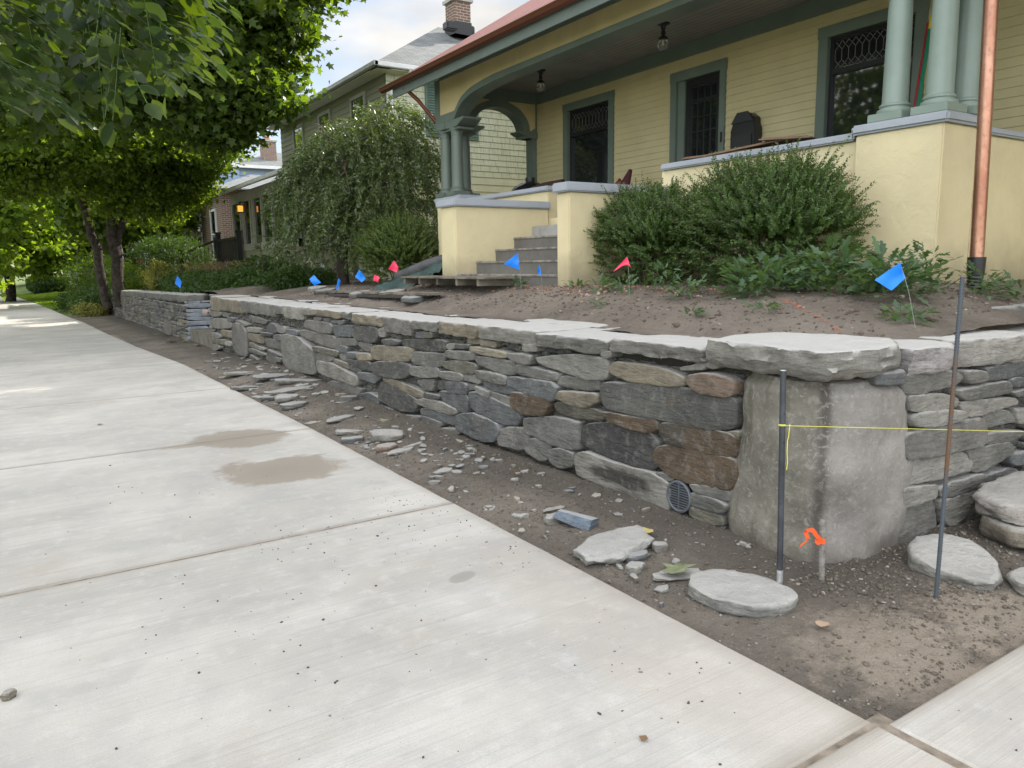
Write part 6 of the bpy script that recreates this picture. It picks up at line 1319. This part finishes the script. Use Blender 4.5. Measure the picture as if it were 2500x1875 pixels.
# weeping tree in front of the cream house
t5 = thing('weeping_tree', 'weeping small tree with narrow silvery leaves hanging in front of the cream house', 'tree', (6.0, 15.4, .9))
trunk(t5, [(5.9, 15.5, .8), (5.85, 15.4, 2.2), (6.0, 15.3, 3.4), (6.1, 15.2, 4.2)], [.13, .11, .09, .06], wob=.05); 
P_ = []; D_ = []; stx = MB(); WDOM = [(6.25, 15.2, 4.35, .85), (5.75, 15.0, 3.95, .75), (6.85, 14.7, 4.0, .7), (6.0, 16.1, 3.9, .85), (6.55, 14.3, 3.5, .65), (6.95, 15.3, 4.75, .45), (5.5, 15.6, 3.3, .8), (5.9, 14.5, 3.1, .8), (6.7, 15.6, 4.3, .7), (6.3, 14.9, 2.7, 1.0), (5.6, 15.3, 2.5, .9), (6.9, 14.2, 2.8, .6)]
for k in range(1400):
    a = rng.uniform(0, 6.28); cx_, cy_, cz_, cr_ = WDOM[min(len(WDOM)-1, int(rng.random()**1.1*len(WDOM)))]; r = rng.random()**.55*cr_; hx, hy = cx_+r*math.cos(a)*.9, cy_+r*math.sin(a)*1.1; hz = cz_-.5*r*r/cr_+rng.normal()*.10-(rng.random() < .45)*rng.random()*.9
    ln_ = max(.15, min(hz-1.0, rng.uniform(.4, 1.25)))
    if cz_ < 3: ln_ = max(.15, min(hz-1.05, rng.uniform(.3, 1.3)))
    n = int(ln_/.037); out_d = np.array([math.cos(a), math.sin(a), 0]); p = np.array([hx, hy, hz]); v0 = out_d*.75+np.array([0, 0, .30])
    pts = [p.copy()]
    for j in range(n):
        v0 = v0*.93+np.array([0, 0, -.085])+rng.normal(size=3)*.035; v0 /= max(np.linalg.norm(v0), 1e-6); p = p+v0*.037; pts.append(p.copy())
        for q in range(2): sd_ = np.cross(v0, rng.normal(size=3)); D_.append((v0*.8+sd_*.6, rng.normal(size=3), rng.uniform(.055, .105))); P_.append(p+rng.normal(size=3)*.008)
    if k % 3 == 0: stx.tube(pts[::4], .003, 4, cap=False)
s = np.array([d[2] for d in D_]); leaves('foliage', np.array(P_), [d[0] for d in D_], [d[1] for d in D_], s, s*.36, M['leaf_weep'], t5, 'narrow')
stx.make('twigs', M['twig'], t5); limbs(t5, (6.0, 15.3, 3.4), [(5.2, 14.8, 4.1), (6.9, 15.0, 4.2), (6.3, 14.3, 4.3), (5.6, 16.1, 4.2), (5.4, 14.2, 3.2)], .05, M['twig'])
# privet shrubs: sprigs carrying paired leaves
def sprig_shrub(label, c, rx, ry, h, ns, parent=None, name='privet_shrub', mat=None, leaf=.027, spike=.38):
    sh = thing(name, label, 'shrub', c); P_ = []; D_ = []; N_ = []; S_ = []; tw = MB(); c = np.array(c)
    for k in range(ns):
        u = unit(1)[0]; u[2] = abs(u[2])*.9+.02 if rng.random() < .6 else u[2]*.8; u /= np.linalg.norm(u)
        R_ = np.array([rx, ry, h*.55]); cc = c+[0, 0, h*.45]; ext = 1+(rng.random() < .22)*rng.random()*spike/.55
        a0 = rng.uniform(.25, .93) if k > ns*.4 else rng.uniform(.75, .95)
        p0 = cc+u*R_*a0; d = u*[1, 1, .8]+np.array([0, 0, .45])+rng.normal(size=3)*.25; d /= np.linalg.norm(d); ln_ = rng.uniform(.10, .24)*ext
        n = int(ln_/.015); tw.tube([p0, p0+d*ln_], .0016, 3, cap=False); bend = rng.normal(size=3)*.25
        sd_ = np.cross(d, rng.normal(size=3)); sd_ /= np.linalg.norm(sd_)
        for j in range(n):
            t_ = (j+.5)/n; dd = d+bend*t_*.4; p = p0+dd*ln_*t_; s2 = sd_ if j % 2 else np.cross(d, sd_)
            for q in (-1, 1): P_.append(p); D_.append(dd*.7+s2*q*.8+rng.normal(size=3)*.15); N_.append(dd+rng.normal(size=3)*.3); S_.append(leaf*rng.uniform(.75, 1.25)*(1.1-.5*t_))
    P_ = np.array(P_); zmin = np.array([garden_z(x, y) for x, y in P_[:, :2]]); ok = (P_[:, 2] > zmin-.02) & ((P_[:, 0] < 6.48) | (P_[:, 1] > 12.4)); S_ = np.array(S_)[ok]
    leaves('foliage', P_[ok], np.array(D_)[ok], np.array(N_)[ok], S_*1.35, S_*.8, mat or M['leaf_shrub'], sh, 'oval'); tw.make('twigs', M['twig'], sh)
    mb = MB(); 
    for k in range(14): a = rng.uniform(0, 6.28); e = c+[rx*.55*math.cos(a), ry*.55*math.sin(a), h*rng.uniform(.4, .75)]; mb.tube([c+[.08*math.cos(a), .08*math.sin(a), -.05], (c+e)/2+[0, 0, .08], e], [.012, .008, .003], 6)
    mb.make('stems', M['twig'], sh); return sh
sprig_shrub('left and lower of the two big dark green privet shrubs before the porch wall', (5.72, 6.05, 1.24), .52, .88, .98, 2300)
sprig_shrub('right and taller of the two big privet shrubs, reaching above the parapet edge', (5.80, 4.66, 1.25), .54, .86, 1.12, 2500)
sprig_shrub('rounded light green privet shrub left of the left pier', (6.1, 13.2, 1.1), .70, .98, 1.30, 2200, mat=leafmat('bright_privet', (.045, .08, .022), (.13, .19, .045), .35, .35, gloss=.5), leaf=.03)
# thistles and weeds along the bed
def weed(x, y, r, h, n, label, ln_=.13, mat=None):
    z = garden_z(x, y); wd = thing('weed', label, 'weed', (x, y, z)); P_ = []; D_ = []; N_ = []; S_ = []
    for k in range(n):
        a = rng.uniform(0, 6.28); q = rng.random()**.6; hh = h*rng.random(); px = x+r*q*math.cos(a)*.7; py = y+r*q*math.sin(a)*.7; o_ = np.array([math.cos(a), math.sin(a), 0])
        P_.append((px, py, garden_z(px, py)+.01+hh*(1-.3*q))); D_.append(o_*rng.uniform(.5, 1.1)+np.array([0, 0, rng.uniform(-.35, .75)])+rng.normal(size=3)*.2); N_.append(np.array([0, 0, 1])+o_*-.3+rng.normal(size=3)*.25); S_.append(ln_*rng.uniform(.55, 1.2))
    S_ = np.array(S_); leaves('foliage', np.array(P_), np.array(D_), np.array(N_), S_, S_*.42, mat or M['leaf_weed'], wd, 'lobed')
weeds = [(5.2, 3.55, .45, .36, 330, 'broad thistle clump right of centre below the taller shrub'), (4.95, 4.0, .38, .28, 240, 'thistle clump in front of the taller shrub'), (5.15, 3.05, .36, .30, 230, 'thistle clump just behind the large blue flag'), (5.70, 3.12, .25, .36, 150, 'tall upright thistle in front of the right pier'), (6.0, 2.82, .22, .22, 90, 'thistle beside the black downpipe boot'), (6.35, 2.75, .25, .14, 70, 'low weed right of the downpipe boot'),
         (4.72, 4.55, .22, .16, 70, 'low thistle in front between the two shrubs'), (5.0, 5.1, .2, .26, 70, 'leafy weed at the foot of the left shrub'), (4.8, 5.45, .17, .15, 45, 'small weed under the left shrub'), (4.75, 5.75, .12, .14, 30, 'grey-green seedling below the pink flag'), (4.95, 6.35, .16, .08, 30, 'flat weed beside the right stair cheek'), (4.75, 7.15, .08, .14, 22, 'tiny weed in front of the bottom step'),
         (4.62, 2.62, .2, .06, 50, 'low spreading weed behind the return wall'), (4.2, 4.0, .08, .05, 14, 'tiny bright weed in the bare soil right of centre'), (4.4, 3.5, .12, .06, 22, 'small dark weed near the orange soil line'), (4.3, 5.2, .06, .05, 12, 'tiny green seedling in the middle of the bare soil')]
for wv in weeds: weed(*wv, ln_=.135 if wv[2] > .25 else .09)
# neighbour's planting: beds, grasses, tall stems, hedge, bushes
def bush(name, label, cat, ells, per, size, mat, tm='oval', clump=.12, asp=.7, base=None, kind=None, droop=.2):
    b = thing(name, label, cat, base or (ells[0][0], ells[0][1], 0)); crown('foliage', ells, per, size, M[mat], b, tm, clump, .45, droop, None, asp)
    mb = MB(); 
    for k in range(10): e = ells[k % len(ells)]; mb.tube([(e[0], e[1], e[2]-e[5]), (e[0]+rng.uniform(-.4, .4)*e[3], e[1]+rng.uniform(-.4, .4)*e[4], e[2]+e[5]*.5)], [.012, .004], 5)
    mb.make('stems', M['twig'], b); return b
bush('ground_plants', 'low leafy dark green plants spilling to the sidewalk at the far wall end', 'plant', [(2.6, 31, .45, .9, 2.6, .55, 1), (2.1, 30, .25, .5, 1.6, .3, .4), (1.9, 34, .3, .6, 2.0, .35, .4), (3.2, 30, .8, .7, 1.5, .4, .4)], 9000, .085, 'leaf_cover')
bush('ground_plants', 'yellow-green low tuft at the near end of the leafy plants by the sidewalk', 'plant', [(2.05, 28.7, .18, .45, .7, .25, 1)], 1800, .07, 'leaf_olive')
hd = thing('hedge', 'trimmed bright green hedge along the far sidewalk', 'hedge', (2.0, 58, 0)); n = 14000; u = rng.uniform(-1, 1, (n, 3)); m_ = np.argmax(abs(u), 1); u[np.arange(n), m_] = np.sign(u[np.arange(n), m_])*rng.uniform(.88, 1, n); q = (np.sum(abs(u)**4, 1, keepdims=True))**.25
P_ = u/np.maximum(q, 1)*[1.35, 3.0, .5]+[2.05, 58, .68]; s = .10*rng.uniform(.7, 1.3, n); leaves('foliage', P_, unit(n), unit(n)+[0, 0, .3], s, s*.7, M['leaf_cover'], hd); box('hedge_core', simple('hedge_core', (.02, .035, .01), .95), hd, 1.0, 3.1, 55.6, 60.4, .0, 1.0)
bush('yew_shrub', 'dark feathery evergreen shrub between the hedge and the trunks', 'shrub', [(2.8, 33, 1.2, 1.5, 2.2, .9, 1), (3.6, 29, 1.1, .9, 1.5, .6, .5)], 9000, .12, 'leaf_maple', 'narrow', .2, .35)
bush('juniper', 'pale yellow-green feathery shrub behind the far wall', 'shrub', [(3.75, 25.5, 1.25, .35, .6, .55, 1)], 2600, .10, 'leaf_olive', 'narrow', .12, .25)
bush('cedar_shrub', 'soft green spreading shrub left of the neighbour\'s railing', 'shrub', [(4.9, 28.5, 1.9, 1.1, 1.2, .8, 1), (4.2, 29, 2.1, .8, 1, .5, .5)], 5000, .12, 'leaf_cover', 'narrow', .2, .3)
bush('garden_bed_plants', 'mixed leafy perennials filling the bed behind the far wall', 'plant', [(4.4, 23, 1.05, .9, 3.2, .35, 1), (4.9, 19.5, 1.1, .9, 2, .35, .8), (5.5, 17.4, 1.15, .9, 1.4, .3, .5), (3.9, 20.5, .95, .5, 2.5, .25, .5), (5.6, 21, 1.4, .6, 2.5, .35, .5)], 15000, .09, 'leaf_cover', 'oval', .13)
gr_ = thing('ornamental_grass', 'brownish ornamental grasses in front of the black railing', 'grass plant', (5.3, 23.5, 1)); P_ = []; D_ = []; S_ = []
for k in range(34):
    cx_, cy_ = rng.uniform(4.6, 5.8), rng.uniform(19.5, 27); hh = rng.uniform(.35, .65)
    for j in range(95): a = rng.uniform(0, 6.28); l = rng.uniform(.05, .6); P_.append((cx_+.08*math.cos(a), cy_+.08*math.sin(a), 1.0)); D_.append((l*math.cos(a), l*math.sin(a), 1)); S_.append(hh*rng.uniform(.6, 1.1))
leaves('foliage', np.array(P_), np.array(D_), unit(len(P_)), np.array(S_), .012, M['leaf_dry'], gr_, 'blade')
P_ = []; D_ = []
for k in range(2600): cx_, cy_ = rng.uniform(4.6, 5.8), rng.uniform(19.5, 27); P_.append((cx_, cy_, rng.uniform(1.3, 1.65))); D_.append(rng.normal(size=3)*.5+[0, 0, .4])
leaves('seed_heads', np.array(P_), np.array(D_), unit(len(P_)), .085, .02, leafmat('seed_heads', (.10, .075, .05), (.22, .17, .11), .3, .8), gr_, 'narrow')
for k in range(8):
    x, y = sorted([(5.25, 18.2), (5.45, 18.5), (5.6, 17.9), (5.15, 19.1), (5.75, 18.6), (5.35, 17.5), (5.9, 18.0), (5.0, 18.6)], key=lambda q: q[0]/q[1])[k]; hh = rng.uniform(1.1, 1.75); tl = thing('tall_perennial', ('first', 'second', 'third', 'fourth', 'fifth', 'sixth', 'seventh', 'eighth')[k]+' tall stem from the left with broad pale leaf whorls before the olive porch base', 'plant', (x, y, 1.0), group='tall broad-leaved stems by the porch'); MB().tube([(x, y, .95), (x+.02, y, 1+hh*.5), (x-.02, y, 1+hh)], [.012, .010, .005], 6).make('stem', M['twig'], tl); P_ = []; D_ = []
    z = .3
    while z < hh: 
        for q in range(5): a = rng.uniform(0, 6.28); P_.append((x, y, 1+z)); D_.append((math.cos(a), math.sin(a), rng.uniform(-.3, .3)))
        z += rng.uniform(.14, .22)
    leaves('foliage', np.array(P_), np.array(D_), np.array([(0, 0, 1)]*len(P_))+rng.normal(size=(len(P_), 3))*.2, .24, .085, M['leaf_weed'], tl, 'big')
# grass blades on the verge beyond, fallen leaves
n = 26000; y = 36+rng.random(n)*22; x = np.array([xedge(v) for v in y])+rng.random(n)*2.2; z = np.array([lawn_z(a, b) for a, b in zip(x, y)]); D = rng.normal(size=(n, 3))*.3+[0, 0, 1]
tag(leaves('lawn_grass', np.stack([x, y, z], 1), D, unit(n), .11, .02, M['grass'], None, 'blade'), kind='stuff')
def fallen(pts, label, size, mat, tm='maple', grp=None):
    o = leaves('fallen_leaf', np.array(pts, float), np.array([(math.cos(i*2.1+.4), math.sin(i*2.1+.4), .08) for i in range(len(pts))]), np.array([(.1, .05, 1)]*len(pts))+rng.normal(size=(len(pts), 3))*.1, size, size*.95, mat, None, tm); return tag(o, label, 'leaf', grp)
gl = simple('green_leaf', (.20, .225, .12), .7, .3, 14); yl = simple('yellow_leaf', (.50, .42, .16), .6); bl_ = simple('brown_leaf', (.20, .12, .06), .8)
fallen([(2.50, 2.47, .028)], 'large pale green maple leaf lying on the thin slate plate', .17, gl)
fallen([(2.74, 2.93, .04)], 'yellow curled leaf beside the long flat pale slab', .09, yl, 'big')
fallen([(2.62, 6.2, .13)], 'yellow-green leaf lying on the rubble heap', .11, gl)
fallen([(2.62, 1.75, .02)], 'dry tan leaf on the bare soil in front of the large rounded flat stone', .06, simple('tan_leaf', (.36, .26, .18), .8), 'big')
fallen([(2.85, 4.35, .03)], 'small tan leaf on the soil in front of the wall', .05, simple('tan_leaf2', (.40, .28, .18), .8), 'oval')
fallen([(1.52, 1.62, .006)], 'small brown shrivelled leaf on the concrete near the bottom edge', .035, bl_, 'oval')
fallen([(.55, 8.3, .006)], 'small green leaf on the concrete left of the mud stains', .06, gl, 'oval')
for k in range(14): x, y = rng.uniform(2.5, 2.9), rng.uniform(15.5, 19); fallen([(x, y, dirt_z(x, y)+.02)], 'wilted '+('green' if k % 2 else 'brown')+' leaf lying on the soil before the far wall', rng.uniform(.1, .2), gl if k % 2 else bl_, 'maple', 'wilted leaves by the far wall')
# orange marking-paint line on the garden soil
mb = MB(); n = 60; v = []
for i in range(n+1): t_ = i/n; x = 4.15+.45*math.sin(t_*1.7)+.55*t_; y = 2.75+t_*2.0; v += [(x, y, gz_(x, y)+.006), (x+.05+.012*math.sin(i*1.7), y+.02, gz_(x+.05, y+.02)+.006)]
om = NT('marking_paint'); fac = om.fr(om.noise(30, 4, .7), .50, .62); tr = om.n('ShaderNodeBsdfTransparent'); om.fin((.50, .13, .06), .9); ms = om.n('ShaderNodeMixShader', i_0=fac, i_1=tr.outputs[0], i_2=om.b.outputs[0]); om.t.links.new(ms.outputs[0], om.o.inputs[0])
tag(mb.add(v, [(2*i, 2*i+1, 2*i+3, 2*i+2) for i in range(n)]).make('paint_line', om.m), kind='structure')
